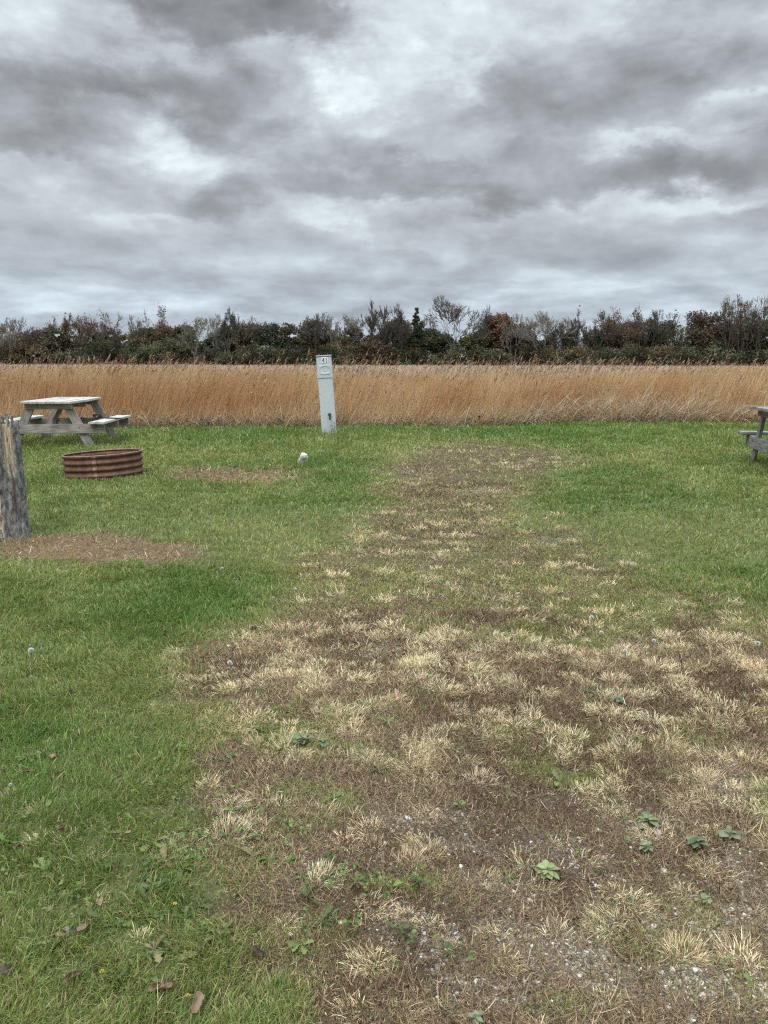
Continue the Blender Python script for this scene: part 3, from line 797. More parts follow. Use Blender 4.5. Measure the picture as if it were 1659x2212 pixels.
def bare_tree(px, top, wpx, label, trunks=2, leaf=None, nleaf=0, pale=False, D=146, fork=.3, spread=.66, lean=0.0, lsize=.16):
    rs = np.random.default_rng(int(px * 13 + top))
    if wpx < 70: wpx *= 1.32
    h = tree_h(top, D); w = wpx / F * D
    root = empty('bare_tree' if nleaf < 700 else 'autumn_tree', ((px - 829.5) / F * D, D + rs.uniform(-3, 3), 0), (0, lean, 0))
    tag(root, label, 'tree', GRP)
    if w > 5.9 and not nleaf: w *= 1.2
    tl, ends = branches(rs, h, w, trunks, fork, 6 if nleaf < 600 else 5, spread, .036 if wpx >= 70 else .028)
    link('trunk', tubes_mesh('trunk', tl, sides=4), M_PALE if pale else M_BARK, root)
    if nleaf:
        e = ends[ends[:, 2] > h * .35]
        cs = e[rs.choice(len(e), min(len(e), 160), False)]
        v, f, c = leafcloud(rs, cs, np.full((len(cs), 3), .55), int(nleaf * 1.35), lsize, PALS[leaf])
        link('crown', np_mesh('crown', v, f, c), M_LEAF, root)
    return root

B = bare_tree
B(12, 687, 62, 'pale bare tree at the left edge of the photo, topmost above the dark trees', 3, 'g', 250, True)
B(47, 699, 34, 'small faint bare tree just right of the pale one at the left edge', 2, 'g', 150, True)
B(79, 693, 42, 'spindly bare tree above the left picnic table, left of the rusty-leaved ones', 2)
B(139, 681, 60, 'broad tree with thin rusty leaves above the left picnic table', 2, 'r', 1500)
B(186, 689, 40, 'smaller rusty-leaved tree right of the broad one above the left picnic table', 1, 'r', 1200)
B(250, 681, 58, 'wide reddish thin-leaved tree above the rusty fire ring', 3, 'r', 1300)
B(297, 684, 34, 'slim pale tree whose straight trunk shows against a gap of sky', 1, 'y', 300, True, fork=.5)
B(326, 676, 46, 'tall thin tree with sparse greenish leaves left of the round reddish crown', 2, 'g', 700, True)
B(375, 672, 44, 'tree with small round reddish crown on a single stem', 1, 'r', 1500, fork=.5)
B(469, 681, 40, 'pale bare tree rising over a gap between dark crowns, left of centre', 2, None, 0, True)
B(502, 671, 38, 'fine-twigged bare tree standing tallest left of the number post', 2, 'g', 250)
B(545, 688, 36, 'low reddish bare tree behind a dark blue-green crown', 2, 'r', 600)
B(425, 690, 50, 'wispy yellow-green thin tree with sky showing through it', 2, 'y', 900, True)
B(679, 679, 52, 'bare tree top directly above the post numbered 41', 3, 'g', 350)
B(718, 684, 38, 'thin bare tree just right of the post numbered 41', 2, 'g', 250, True)
B(752, 683, 44, 'pale wispy bare tree left of the big vase-shaped one', 2, 'y', 400, True)
B(806, 656, 72, 'big bare vase-shaped tree with several trunks right of the post', 3, None, 0, fork=.28, spread=.42)
B(850, 661, 44, 'bare tree crowding the right side of the big vase-shaped one', 2, None, 0, fork=.3)
B(869, 676, 28, 'thin-leaved slim tree left of the green spire', 1, 'g', 500)
B(915, 685, 34, 'reddish thin tree touching the right side of the green spire', 1, 'r', 500)
B(978, 643, 92, 'tallest bare tree, wide spreading dark branches on twin trunks', 2, None, 0, fork=.26, spread=.5)
B(1033, 663, 36, 'slender bare tree leaning right beside the tallest bare tree', 1, 'g', 350, False, lean=.08)
B(1098, 681, 40, 'pale thin tree behind the dark reddish crown right of centre', 2, 'g', 350, True)
B(1130, 690, 30, 'low pale bare tree between the reddish crown and the wide fan of twigs', 2, 'g', 200, True)
B(1163, 675, 62, 'wide fan of fine pale twigs right of centre', 3, None, 0, True, spread=.55)
B(1200, 690, 44, 'bare forked tree with a crooked trunk seen against sky', 2, 'b', 350)
B(1246, 671, 56, 'bare tree with a dark trunk and sparse pale leaves over a sky gap', 1, 'g', 450, False, fork=.34)
B(1284, 671, 34, 'narrow thin-leaved tree right of the sky gap', 1, 'r', 500)
B(1320, 669, 44, 'fine twiggy crown with tan leaves left of a small rusty one', 2, 'r', 700)
B(1351, 664, 36, 'small rusty crown poking highest from the middle right trees', 1, 'r', 1000)
B(1394, 669, 50, 'grey twiggy crown above a dark green tree on the right', 3, 'g', 500)
B(1436, 679, 44, 'thin low-topped tree left of the big rust-brown mass', 2, 'o', 700)
B(1536, 645, 38, 'tall dark-leaved slim tree above the right picnic table, leftmost of three', 2, 'b', 1500, fork=.4)
B(1574, 643, 56, 'tall rust-leaved open tree above the right picnic table, middle of three', 2, 'r', 2200, fork=.4)
B(1620, 642, 58, 'tall greenish thin tree with bare stems near the right edge', 3, 'o', 1100, fork=.4)
B(1652, 653, 46, 'bare grey tree cut off by the right edge of the photo', 2, 'g', 250)
Dn = dense_tree
Dn(-12, 732, 60, 'm', 'dark tree cut off by the left edge of the photo')
Dn(38, 733, 58, 'm', 'low dark tree in the left corner of the treeline')
Dn(98, 716, 62, 'b', 'dark brown bushy tree above the left end of the left picnic table')
Dn(145, 712, 56, 'm', 'dark brown-green tree filling in under the broad rusty tree')
Dn(196, 711, 52, 'b', 'brownish tree left of the mixed olive and rust one')
Dn(240, 718, 52, 'n', 'olive and rust coloured tree above the fire ring')
Dn(275, 722, 40, 'o', 'olive green tree left of the slim pale trunk')
Dn(332, 711, 58, 'm', 'dome-shaped dark tree right of the slim pale trunk')
Dn(376, 706, 40, 'm', 'ragged dark tree under the round reddish crown')
Dn(408, 704, 40, 'n', 'dark tree with sky holes left of the yellow-green wispy one')
Dn(432, 735, 34, 'y', 'small yellow-green tree low in a gap left of centre')
Dn(463, 720, 40, 'd', 'dark green tree right of a sky gap, left of the blue-green crown')
Dn(505, 696, 52, 'd', 'blue-green dark tree with a high ragged crown')
Dn(543, 699, 40, 'b', 'brown tree leaning against the blue-green dark one')
Dn(592, 701, 48, 'd', 'dark green tree in the middle of the left half, bright tips')
Dn(632, 702, 44, 'm', 'dark tree just left of the dome over the post')
Dn(676, 694, 52, 'm', 'dark rounded dome directly above the post numbered 41')
Dn(714, 712, 42, 'b', 'brownish tree right of the dome over the post')
Dn(762, 708, 48, 'm', 'dark tree with bright sky holes low in its crown')
Dn(806, 722, 46, 'b', 'low brown tree at the foot of the big vase-shaped tree')
Dn(856, 692, 56, 'm', 'dark full tree left of the green spire')
Dn(895, 667, 38, 'd', 'dark green pointed evergreen spire near the centre', cone=True)
Dn(925, 712, 50, 'd', 'dark green tree under the right side of the spire')
Dn(957, 722, 40, 'd', 'low dark green tree left of the twin trunks')
Dn(1012, 722, 44, 'o', 'olive shrubby tree right of the twin trunks')
Dn(1042, 706, 38, 'n', 'dark tree left of the reddish crown right of centre')
Dn(1064, 677, 50, 'r', 'dark reddish leafy crown standing up right of centre')
Dn(1108, 703, 58, 'b', 'dark brown wide tree right of the reddish crown')
Dn(1148, 716, 34, 'm', 'small dark tree below the wide fan of pale twigs')
Dn(1176, 718, 30, 'd', 'narrow dark green tree left of the crooked forked trunk')
Dn(1214, 711, 34, 'd', 'narrow dark tree between two sky gaps on the right')
Dn(1280, 709, 46, 'd', 'dark green tree right of the last sky gap')
Dn(1322, 692, 54, 'b', 'wide grey-brown tree in the middle of the right half')
Dn(1358, 693, 46, 'm', 'dark brown-green tree under the small rusty crown')
Dn(1394, 688, 48, 'd', 'dark green tree under the grey twiggy crown')
Dn(1436, 692, 46, 'n', 'mottled olive and brown tree left of the rust-brown mass')
Dn(1487, 668, 64, 'b', 'tall rust-brown mass left of the three tall thin trees')
Dn(1538, 700, 52, 'b', 'brown tree at the foot of the tall dark-leaved slim tree')
Dn(1578, 697, 50, 'n', 'olive-topped tree at the foot of the tall rust-leaved tree')
Dn(1618, 691, 50, 'y', 'yellow-green tree behind bare stems near the right edge')
Dn(1660, 702, 60, 'm', 'dark tree cut off by the right edge of the photo')

# thicket under and between them: one tangle of shrubs
rs = np.random.default_rng(5); cs, rd, D0 = [], [], 143
for q in range(1400):
    xx = rs.uniform(-90, 90); hh = 2.0 + 3.6 * float(fbm(np.array([xx * .25]), np.array([0.]), 3, 4)[0])
    r_ = rs.uniform(.6, 1.2); cs.append((xx, D0 + rs.uniform(-2, 5), rs.uniform(.3, hh))); rd.append((r_ * 1.2, r_, r_ * .8))
v, f, c = leafcloud(rs, np.array(cs), np.array(rd), 190000, .23, [(.078, .084, .042), (.066, .072, .040), (.074, .066, .047)])
hue = fbm(v[:, 0] * .16, v[:, 2] * .25, 3, 5)
c = c * (.75 + .9 * sstep(.35, .65, fbm(v[:, 0] * .3, v[:, 2] * .3 + 5, 2, 8)))[:, None]
c = mixc(c, c * np.array([1.25, .85, .85]), sstep(.45, .65, hue))
tl = []
for q in range(700):
    xx, yy = rs.uniform(-90, 90), D0 + rs.uniform(-2, 5); hh = rs.uniform(2, 5)
    tl.append((np.array([[xx, yy, -.1], [xx + rs.normal(0, .3), yy, hh * .5], [xx + rs.normal(0, .7), yy, hh]]), np.array([.04, .03, .012])))
vs, fs, o = [v], [f[0]], len(v)
for p_, r_ in tl:
    a, b = tube(p_, r_, 3); vs.append(a); fs.append(b[0] + o); o += len(a)
v = np.concatenate(vs); cc = np.zeros((len(v), 3)); cc[:len(c)] = c; cc[len(c):] = (.08, .07, .06)
tag(link('thicket', np_mesh('thicket', v, [np.concatenate(fs)], cc), M_LEAF), 'tangled olive and dark shrubs growing along the foot of the treeline', 'shrubs', kind='stuff')

# ================================================================== PICNIC TABLES
WOOD_L = wood_mat('weathered_pale_wood', (.165, .150, .130), (.295, .272, .240), (.42, .388, .345), .55)
WOOD_TOP = wood_mat('bleached_wood', (.34, .33, .30), (.47, .455, .42), (.58, .57, .53), .35)
WOOD_D = wood_mat('weathered_grey_wood', (.125, .120, .110), (.255, .248, .232), (.40, .39, .365), .55)

def picnic_table(loc, rz, W, Lh, hb, ht, half_top, half_beam, foot, leg_w, label, wood, woodtop, nb=6, bench=(.76, 1.06)):
    """long axis Y, width X; loc is the middle"""
    root = empty('picnic_table', loc, (0, 0, rz)); tag(root, label, 'picnic table')
    T = .04
    RZ = Matrix.Rotation(math.pi / 2, 4, 'Z')
    bms = []
    pw = 2 * half_top / nb
    for i in range(nb):
        x = -half_top + pw * (i + .5)
        bms.append(board(2 * Lh + random.uniform(-.02, .015), pw - .008, T, Matrix.Translation((x, random.uniform(-.01, .01), ht - T / 2 + random.uniform(-.002, .002))) @ RZ, random.uniform(-.006, .004), i + 1))
    link('tabletop', merge(bms, 'tabletop'), woodtop, root)
    for s in (-1, 1):
        bms = []
        bw = (bench[1] - bench[0]) / 2
        for i in range(2):
            x = s * (bench[0] + bw * (i + .5))
            bms.append(board(2 * Lh, bw - .007, T, Matrix.Translation((x, 0, hb + T / 2 + .001)) @ RZ, random.uniform(-.004, .006), i + 20 + s))
        link('bench_seat', merge(bms, 'bench_seat'), woodtop, root)
    fy = Lh - .13
    for k, yy in enumerate((-fy, fy)):
        o = math.copysign(1, yy)
        link('bench_beam', merge([board(2 * half_beam, .165, T, Matrix.Translation((0, yy, hb - .0835)) @ Matrix.Rotation(math.pi / 2, 4, 'X'), 0, 31 + k)], 'bench_beam'), wood, root)
        link('top_beam', merge([board(2 * half_top - .06, .095, T, Matrix.Translation((0, yy, ht - T - .049)) @ Matrix.Rotation(math.pi / 2, 4, 'X'), 0, 35 + k)], 'top_beam'), wood, root)
        for s in (-1, 1):
            p = (s * (half_top - .13), yy - o * .0425, ht - T - .004); q = (s * foot, yy - o * .0425, -.02)
            M_, L_ = between(p, q, (0, 1, 0))
            b_ = board(L_, leg_w, T, M_, 0, 40 + k * 2 + s)
            bmesh.ops.bisect_plane(b_, geom=b_.verts[:] + b_.edges[:] + b_.faces[:], plane_co=(0, 0, ht - T - .003), plane_no=(0, 0, 1), clear_outer=True)
            link('leg', merge([b_], 'leg'), wood, root)
        # bolt heads
        for s in (-1, 1):
            for zz, xx in ((hb - .06, foot - (foot - half_top + .13) * ((hb - .06) / ht)), (ht - T - .05, half_top - .15)):
                bm = bmesh.new()
                bmesh.ops.create_cone(bm, cap_ends=True, segments=8, radius1=.009, radius2=.009, depth=.006, matrix=Matrix.Translation((s * xx, yy + o * .0228, zz)) @ Matrix.Rotation(math.pi / 2, 4, 'X'))
                me = bpy.data.meshes.new('bolt'); bm.to_mesh(me); bm.free(); link('bolt', me, M_BOLT, root)
    link('top_beam', merge([board(2 * half_top - .06, .095, T, Matrix.Translation((0, 0, ht - T - .049)) @ Matrix.Rotation(math.pi / 2, 4, 'X'), 0, 51)], 'top_beam'), wood, root)
    for s in (-1, 1):
        link('bench_cleat', merge([board(bench[1] - bench[0] - .01, .12, T, Matrix.Translation((s * (bench[0] + bench[1]) / 2, 0, hb - .061)) @ Matrix.Rotation(math.pi / 2, 4, 'X'), 0, 55 + s)], 'bench_cleat'), wood, root)
        M_, L_ = between((0, s * .035, ht - T - .06), (0, s * (fy - .06), hb - .04), (1, 0, 0))
        link('brace', merge([board(L_, .085, T, M_, 0, 60 + s)], 'brace'), wood, root)
    return root

m, t = mat('rusty_bolt'); finish(t, (.10, .07, .05), .6, metal=.6); M_BOLT = m
TLX, TLY = -5.83, 14.10
tz = float(terrain(TLX, TLY))
picnic_table((TLX, TLY, tz), R(3), .92, .88, .40, .79, .425, .93, .67, .150, 'weathered pale wooden picnic table behind the rusty fire ring', WOOD_L, WOOD_TOP, bench=(.69, .96))
TRX, TRY = 5.74, 10.13
picnic_table((TRX, TRY, float(terrain(TRX, TRY)) + .0), R(79), .8, .80, .40, .83, .42, .86, .66, .14, 'dark grey wooden picnic table cut off by the right edge of the photo', WOOD_D, WOOD_D, bench=(.68, .95))

# black strap tied round the leg and over the bench of the left table
m, t = mat('black_rubber'); finish(t, (.012, .012, .014), .5); M_BLK = m
root = empty('tie_strap', (TLX, TLY, tz), (0, 0, R(3))); tag(root, 'black strap knotted at the leg and stretched across the bench of the left picnic table', 'strap')
k0 = Vector((.62, -.12, .475))
pts = [k0, Vector((.76, -.10, .458)), Vector((.92, -.13, .452)), Vector((1.05, -.16, .450)), Vector((1.075, -.16, .43)), Vector((1.08, -.16, .37))]
link('cord', tubes_mesh('cord', [(np.array([p[:] for p in pts]), np.full(len(pts), .013))], sides=8), M_BLK, root)
loops = []
for q in range(4):
    a0 = random.uniform(0, 3); r0 = .045 + .012 * q
    tt = np.linspace(0, math.tau, 15)
    ax, bx = random.uniform(.5, 1.2), random.uniform(.5, 1.1)
    loops.append((np.stack([k0.x + r0 * ax * np.cos(tt + a0), k0.y + r0 * .5 * np.sin(tt * 1 + a0 * 2), k0.z + .02 + r0 * bx * np.sin(tt + a0) * .8], 1), np.full(15, .009)))
link('knot', tubes_mesh('knot', loops, sides=6), M_BLK, root)

# ================================================================== FIRE RING
m, t = mat('rust')
ob = t.n('ShaderNodeTexCoord').outputs['Object']
n1 = t.noise(ob, 5, 6, .65)[0]; n2 = t.noise(ob, 30, 5, .7)[0]
st = t.n('ShaderNodeVectorMath', {0: ob, 1: (14, 14, 2)}, operation='MULTIPLY').outputs[0]; n3 = t.noise(st, 1.0, 4, .6)[0]
c = t.ramp(n1, [(.3, (.055, .027, .019)), (.5, (.120, .056, .035)), (.7, (.18, .098, .065))])
c = t.mix(t.ramp(n2, [(.4, (0, 0, 0)), (.7, (.6, .6, .6))]), c, (.07, .035, .03))
c = t.mix(t.ramp(n3, [(.5, (0, 0, 0)), (.7, (.5, .5, .5))]), c, (.22, .135, .095))
rz_ = t.n('ShaderNodeSeparateXYZ', {0: ob}).outputs[2]
c = t.mix(t.m('MULTIPLY', t.n('ShaderNodeMapRange', {0: rz_, 1: .10, 2: .0, 3: 0.0, 4: .8}).outputs[0], n1), c, (.16, .12, .09))
finish(t, c, .75, bump=n2, bs=.35, bd=.003, spec=.3, metal=.15); M_RUST = m
ring = empty('fire_ring', (RCX, RCY, float(terrain(RCX, RCY)) + .005), (R(-1.2), R(-3.0), 0))
tag(ring, 'rusty corrugated steel fire ring on the lawn in front of the left picnic table', 'fire ring')
def lathe(prof, n=96, off=None, a0=0, a1=math.tau, z=0):
    closed = abs(a1 - a0 - math.tau) < 1e-6
    th = np.linspace(a0, a1, n, endpoint=not closed); k = len(prof); P = np.array(prof)
    V = np.stack([P[None, :, 0] * np.cos(th)[:, None], P[None, :, 0] * np.sin(th)[:, None], np.repeat(P[None, :, 1], n, 0)], -1)
    if off is not None: V = off(V, th)
    nn_ = n if closed else n - 1
    i = np.arange(nn_)[:, None] * k; i2 = ((np.arange(nn_) + 1) % n)[:, None] * k; j = np.arange(k - 1)[None]
    return V.reshape(-1, 3), [np.stack([i + j, i2 + j, i2 + j + 1, i + j + 1], -1).reshape(-1, 4)]
HR = .285
zs = np.linspace(-.03, HR, 64)
def cor(z): return .0115 * np.cos((z - .03) / .083 * math.tau)
prof = [(RR - .012 + cor(z), z) for z in zs] + [(RR - .018 + cor(z), z) for z in zs[::-1]]
def dent(V, th):
    d_ = 1 + .012 * np.sin(2 * th + 1) + .006 * np.sin(5 * th)
    V[..., :2] *= d_[:, None, None]; return V
v, f = lathe(prof, 128, dent); link('wall', np_mesh('ring_wall', v, f, smooth=True), M_RUST, ring)
rim = [(RR - .010 + .011 * math.cos(a), HR + .004 + .009 * math.sin(a)) for a in np.linspace(0, math.tau, 9)]
v, f = lathe(rim, 128, dent)
m, t = mat('rim_rust'); n2 = t.noise(t.n('ShaderNodeTexCoord').outputs['Object'], 18, 5, .7)[0]
finish(t, t.ramp(n2, [(.35, (.13, .075, .05)), (.65, (.27, .18, .125))]), .6, spec=.4, metal=.2)
link('rim', np_mesh('ring_rim', v, f, smooth=True), m, ring)
for a in (R(-83), R(-152)):
    prof2 = [(RR - .008 + cor(z), z) for z in zs[4:-2]] + [(RR - .013 + cor(z), z) for z in zs[4:-2][::-1]]
    v, f = lathe(prof2, 10, dent, a - .05, a + .05); link('lap_seam', np_mesh('lap_seam', v, f, smooth=True), m if a > -2 else M_RUST, ring)
# ash inside
th = RNG.random(2600) * math.tau; rr = .5 * np.sqrt(RNG.random(2600))
n = len(th); P = np.stack([RCX + rr * np.cos(th), RCY + rr * np.sin(th), terrain(RCX, RCY) + .0 + .02 * RNG.random(n)], 1)
V = IV[None] * (1 + .25 * RNG.standard_normal((n, 12, 1))).clip(.5, 1.5) * (.012 * np.exp(.4 * RNG.standard_normal(n)))[:, None, None] * np.array([1, 1, .6]) + P[:, None]
v = V.reshape(-1, 3); f = (np.arange(n)[:, None, None] * 12 + IF[None]).reshape(-1, 3)
me = np_mesh('ash', v, [f], np.repeat(colvar(np.array([.07, .065, .062]), n, .5, .04), 12, 0))
tag(link('ash', me, bpy.data.materials['gravel_stone']), 'dark ash and cinders inside the fire ring', 'ash', kind='stuff')

# ================================================================== BROKEN TRUNK
stump = empty('broken_tree_trunk', (STX, STY, float(terrain(STX, STY)) - .01)); tag(stump, 'grey broken tree trunk with a splintered top at the left edge', 'tree trunk')
NA, NZ = 200, 150
th = np.linspace(0, math.tau, NA, endpoint=False); zz = np.linspace(-.05, 1, NZ)
TH, ZZ = np.meshgrid(th, zz, indexing='ij')
ct, sn = np.cos(TH), np.sin(TH)
topz = 1.00 + .05 * (vn(th * 6, th * 0 + 1, 2) - .5) + .10 * (vn(th * 17, th * 0, 3) - .5) + .05 * (vn(th * 40, th * 0, 5) - .5) - .03 * np.cos(th - .5)
topz[-1] = topz[0]
zf = (ZZ - (-.05)) / 1.05
z_ = -.05 + zf * (topz[:, None] + .05)
def ridge(u, z): # vertical furrows
    a = vn(u * 22 + 3 * fbm(u * 2, z * 2, 2, 1), z * 2.6, 4); b_ = vn(u * 55 + 50, z * 9, 6)
    return .010 * np.abs(a * 2 - 1) ** .7 + .006 * b_ + .010 * (fbm(u * 3, z * 3, 3, 7) - .5)
U = TH / math.tau; blend = np.clip((U - .9) / .1, 0, 1)
rd = ridge(TH, z_) * (1 - blend) + ridge(TH - math.tau, z_) * blend
RAD = .182 - .014 * sstep(0, 1, z_) * 1.0 + .012 * np.exp(-np.maximum(z_, 0) / .06) * (1 + .5 * np.cos(3 * TH + 1)) + .018 * np.cos(2 * TH + .6)
# a torn strip down the front right where the bark is gone
front = -1.25
def strip(c, wd): return np.exp(-(((TH - (c % math.tau)) / wd) ** 2) ** 2)
tear = strip(front + .62, .19) * sstep(.50, .70, z_)
RADr = RAD + rd - .028 * tear
V = np.stack([RADr * ct, RADr * sn, z_], -1)
vs = V.reshape(-1, 3)
i = (np.arange(NA)[:, None] * NZ + np.arange(NZ - 1)[None]); i2 = (((np.arange(NA) + 1) % NA)[:, None] * NZ + np.arange(NZ - 1)[None])
q = np.stack([i, i2, i2 + 1, i + 1], -1).reshape(-1, 4)
# rough hollowed top closing inward
ringn = 6; tops = [V[:, -1]]
allv = [vs]; base = len(vs); qs = [q]; prev = np.arange(NA) * NZ + NZ - 1
for k in range(1, ringn + 1):
    s_ = 1 - k / (ringn + .3)
    zz_ = V[:, -1, 2] * (s_ * .6 + .0) + (.93 * (1 - s_ * .6)) + .06 * (vn(th * 9 + k, th * 0 + k, 8) - .5) - .03 * k / ringn
    rv = np.stack([V[:, -1, 0] * s_, V[:, -1, 1] * s_, zz_], -1)
    allv.append(rv); cur = base + np.arange(NA); base += NA
    qs.append(np.stack([prev, np.roll(prev, -1), np.roll(cur, -1), cur], -1)); prev = cur
allv = np.concatenate(allv)
pale = np.zeros(len(allv)); red = np.zeros(len(allv))
tt_ = tear.reshape(-1); pale[:len(tt_)] = np.clip(tt_ * 1.3, 0, 1)
pt = (strip(front - .02, .13) * sstep(.0, .06, z_) * sstep(.42, .34, z_)).reshape(-1) * (fbm(TH.ravel() * 9, z_.ravel() * 14, 3, 6) > .47)
pale[:len(pt)] = np.maximum(pale[:len(pt)], pt)
cr = (strip(front + .66, .05) * sstep(.18, .3, z_) * sstep(.75, .6, z_)).reshape(-1); red[:len(cr)] = cr
me = np_mesh('bark', allv, [np.concatenate(qs)], np.stack([pale, red, np.zeros(len(pale))], 1), smooth=True)
m, t = mat('old_bark')
at = t.n('ShaderNodeSeparateColor', {0: t.n('ShaderNodeAttribute', attribute_name='Col').outputs['Color']}).outputs
ob = t.n('ShaderNodeTexCoord').outputs['Object']
st = t.n('ShaderNodeVectorMath', {0: ob, 1: (34, 34, 13)}, operation='MULTIPLY').outputs[0]
n1 = t.noise(st, 1.0, 6, .7)[0]; n2 = t.noise(ob, 26, 5, .65)[0]; n3 = t.noise(ob, 120, 3, .6)[0]
st2 = t.n('ShaderNodeVectorMath', {0: ob, 1: (120, 120, 6)}, operation='MULTIPLY').outputs[0]; n4 = t.noise(st2, 1.0, 4, .6)[0]
c = t.ramp(n1, [(.36, (.038, .036, .034)), (.47, (.145, .142, .136)), (.58, (.26, .255, .245)), (.70, (.43, .42, .40))])
c = t.mix(t.ramp(n2, [(.52, (0, 0, 0)), (.66, (.7, .7, .7))]), c, (.10, .085, .07))
c = t.mix(t.m('MULTIPLY', t.ramp(n3, [(.62, (0, 0, 0)), (.75, (1, 1, 1))]), .5), c, (.42, .40, .37))
pw = t.ramp(n4, [(.32, (.12, .085, .06)), (.44, (.38, .30, .21)), (.58, (.64, .55, .42))])
c = t.mix(at[0], c, pw); c = t.mix(t.m('MULTIPLY', at[1], .8), c, (.10, .045, .035))
finish(t, c, .9, bump=t.m('ADD', n1, t.m('MULTIPLY', n3, .5)), bs=.9, bd=.012, spec=.15); M_STUMP = m
link('bark', me, M_STUMP, stump)
# splinters: upright shards of broken wood round the top and in the tear
m, t = mat('pale_split_wood'); ob = t.n('ShaderNodeTexCoord').outputs['Object']
st = t.n('ShaderNodeVectorMath', {0: ob, 1: (90, 90, 6)}, operation='MULTIPLY').outputs[0]; n1 = t.noise(st, 1.0, 4, .6)[0]
finish(t, t.ramp(n1, [(.3, (.33, .22, .12)), (.5, (.58, .46, .30)), (.7, (.70, .60, .44))]), .8, bump=n1, bs=.5, bd=.004, spec=.2); M_SPL = m
def shard(a, r, z0, z1, w, tk, lean=0.0, point=0):
    """a tapering splinter on the trunk at azimuth a; point -1: pointed below, +1: pointed above"""
    bm = bmesh.new(); rr = random.Random(int(a * 1000 + z0 * 100)); N_ = 9; rows = []
    for i in range(N_):
        u = i / (N_ - 1)
        wd = w * (max(.05, u) if point < 0 else max(.05, 1 - u) if point > 0 else 1) ** .7 * (1 + .2 * rr.uniform(-1, 1))
        cx, z = lean * u + .004 * rr.uniform(-1, 1), z0 + (z1 - z0) * u
        rows.append([bm.verts.new((cx + sx_ * wd / 2, dy_ * tk, z)) for sx_, dy_ in ((-1, 0), (-.4, -1), (.5, -.8), (1, 0), (0, 1))])
    for i in range(N_ - 1):
        for j in range(5): bm.faces.new((rows[i][j], rows[i][(j + 1) % 5], rows[i + 1][(j + 1) % 5], rows[i + 1][j]))
    bm.faces.new(rows[0]); bm.faces.new(rows[-1][::-1])
    bmesh.ops.recalc_face_normals(bm, faces=bm.faces)
    bm.transform(Matrix.Rotation(a + math.pi / 2, 4, 'Z') @ Matrix.Translation((0, -r, 0)))
    me = bpy.data.meshes.new('splinter'); bm.to_mesh(me); bm.free(); return me
for (a, r, z0, z1, w, tk, le, pt_, mm) in [
    (-1.00, .158, .60, .99, .036, .010, .006, -1, M_SPL), (-.86, .156, .70, 1.01, .024, .010, .004, -1, M_SPL), (-1.13, .163, .76, .97, .026, .007, -.008, -1, M_SPL),
    (-1.38, .172, .84, .93, .030, .006, 0, -1, M_SPL), (-.80, .150, .86, 1.04, .032, .012, .0, 1, M_STUMP), (-.62, .150, .84, 1.05, .045, .016, -.008, 1, M_STUMP),
    (-.45, .148, .88, 1.03, .05, .014, 0, 1, M_STUMP), (-1.0, .135, .9, 1.05, .03, .012, .01, 1, M_STUMP), (-1.5, .12, .9, 1.03, .05, .012, -.03, 1, M_STUMP),
    (-2.0, .14, .9, 1.02, .05, .012, -.02, 1, M_STUMP), (.1, .14, .9, 1.05, .06, .012, 0, 1, M_STUMP), (1.2, .13, .9, 1.06, .07, .014, 0, 1, M_STUMP), (2.2, .12, .9, 1.03, .06, .014, 0, 1, M_STUMP),
    (-1.22, .185, .20, .33, .020, .006, .0, -1, M_SPL), (-1.30, .187, .11, .24, .022, .006, .0, 1, M_SPL)]:
    a = a + .30 if mm is M_SPL and z1 > .5 else a
    link('splinter', shard(a, r, z0, z1, w, tk, le, pt_), mm, stump)

# ================================================================== UTILITY PEDESTAL
PX, PY = gpt(712, 938, .07); PY += .0
ped = empty('utility_pedestal', (PX, PY, float(terrain(PX, PY)) - .03), (0, R(-3.6), R(3)))
tag(ped, 'pale grey-green metal utility post numbered 41, leaning left in front of the tall grass', 'utility post')
m, t = mat('painted_metal'); ob = t.n('ShaderNodeTexCoord').outputs['Object']
n1 = t.noise(ob, 6, 4)[0]; n2 = t.noise(ob, 45, 3, .6)[0]
st = t.n('ShaderNodeVectorMath', {0: ob, 1: (30, 30, 3)}, operation='MULTIPLY').outputs[0]; n3 = t.noise(st, 1, 3)[0]
c = t.ramp(n1, [(.3, (.455, .505, .525)), (.7, (.505, .555, .57))])
c = t.mix(t.ramp(n2, [(.66, (0, 0, 0)), (.72, (.45, .45, .45))]), c, (.24, .26, .25))
c = t.mix(t.ramp(n3, [(.55, (0, 0, 0)), (.75, (.3, .3, .3))]), c, (.33, .36, .33))
sz_ = t.n('ShaderNodeSeparateXYZ', {0: ob}).outputs[2]
c = t.mix(t.m('MULTIPLY', t.n('ShaderNodeMapRange', {0: sz_, 1: .35, 2: 0.0, 3: 0.0, 4: .75}).outputs[0], n2), c, (.20, .19, .13))
finish(t, c, .5, bump=n1, bs=.1, bd=.01, spec=.4); M_PED = m
m, t = mat('cap_paint'); finish(t, (.42, .43, .42), .5); M_CAP = m
m, t = mat('white_plate'); finish(t, (.78, .80, .80), .45); M_WH = m
m, t = mat('black_digit'); finish(t, (.015, .018, .02), .5); M_DG = m
def rbox(sx_, sy_, sz_, cz, bev=.01, cx=0, cy=0, seg=3, taper=0.0):
    bm = bmesh.new(); bmesh.ops.create_cube(bm, size=1)
    for v in bm.verts:
        k_ = 1 - taper * (.5 - v.co.z)
        v.co = Vector((v.co.x * sx_ * k_ + cx, v.co.y * sy_ + cy, v.co.z * sz_ + cz))
    bmesh.ops.bevel(bm, geom=bm.edges[:], offset=bev, segments=seg, affect='EDGES')
    me = bpy.data.meshes.new('b'); bm.to_mesh(me); bm.free(); return me
HP = 1.64; WP = .292
link('lower_body', rbox(WP, .16, HP - .42, (HP - .42) / 2, .012), M_PED, ped)
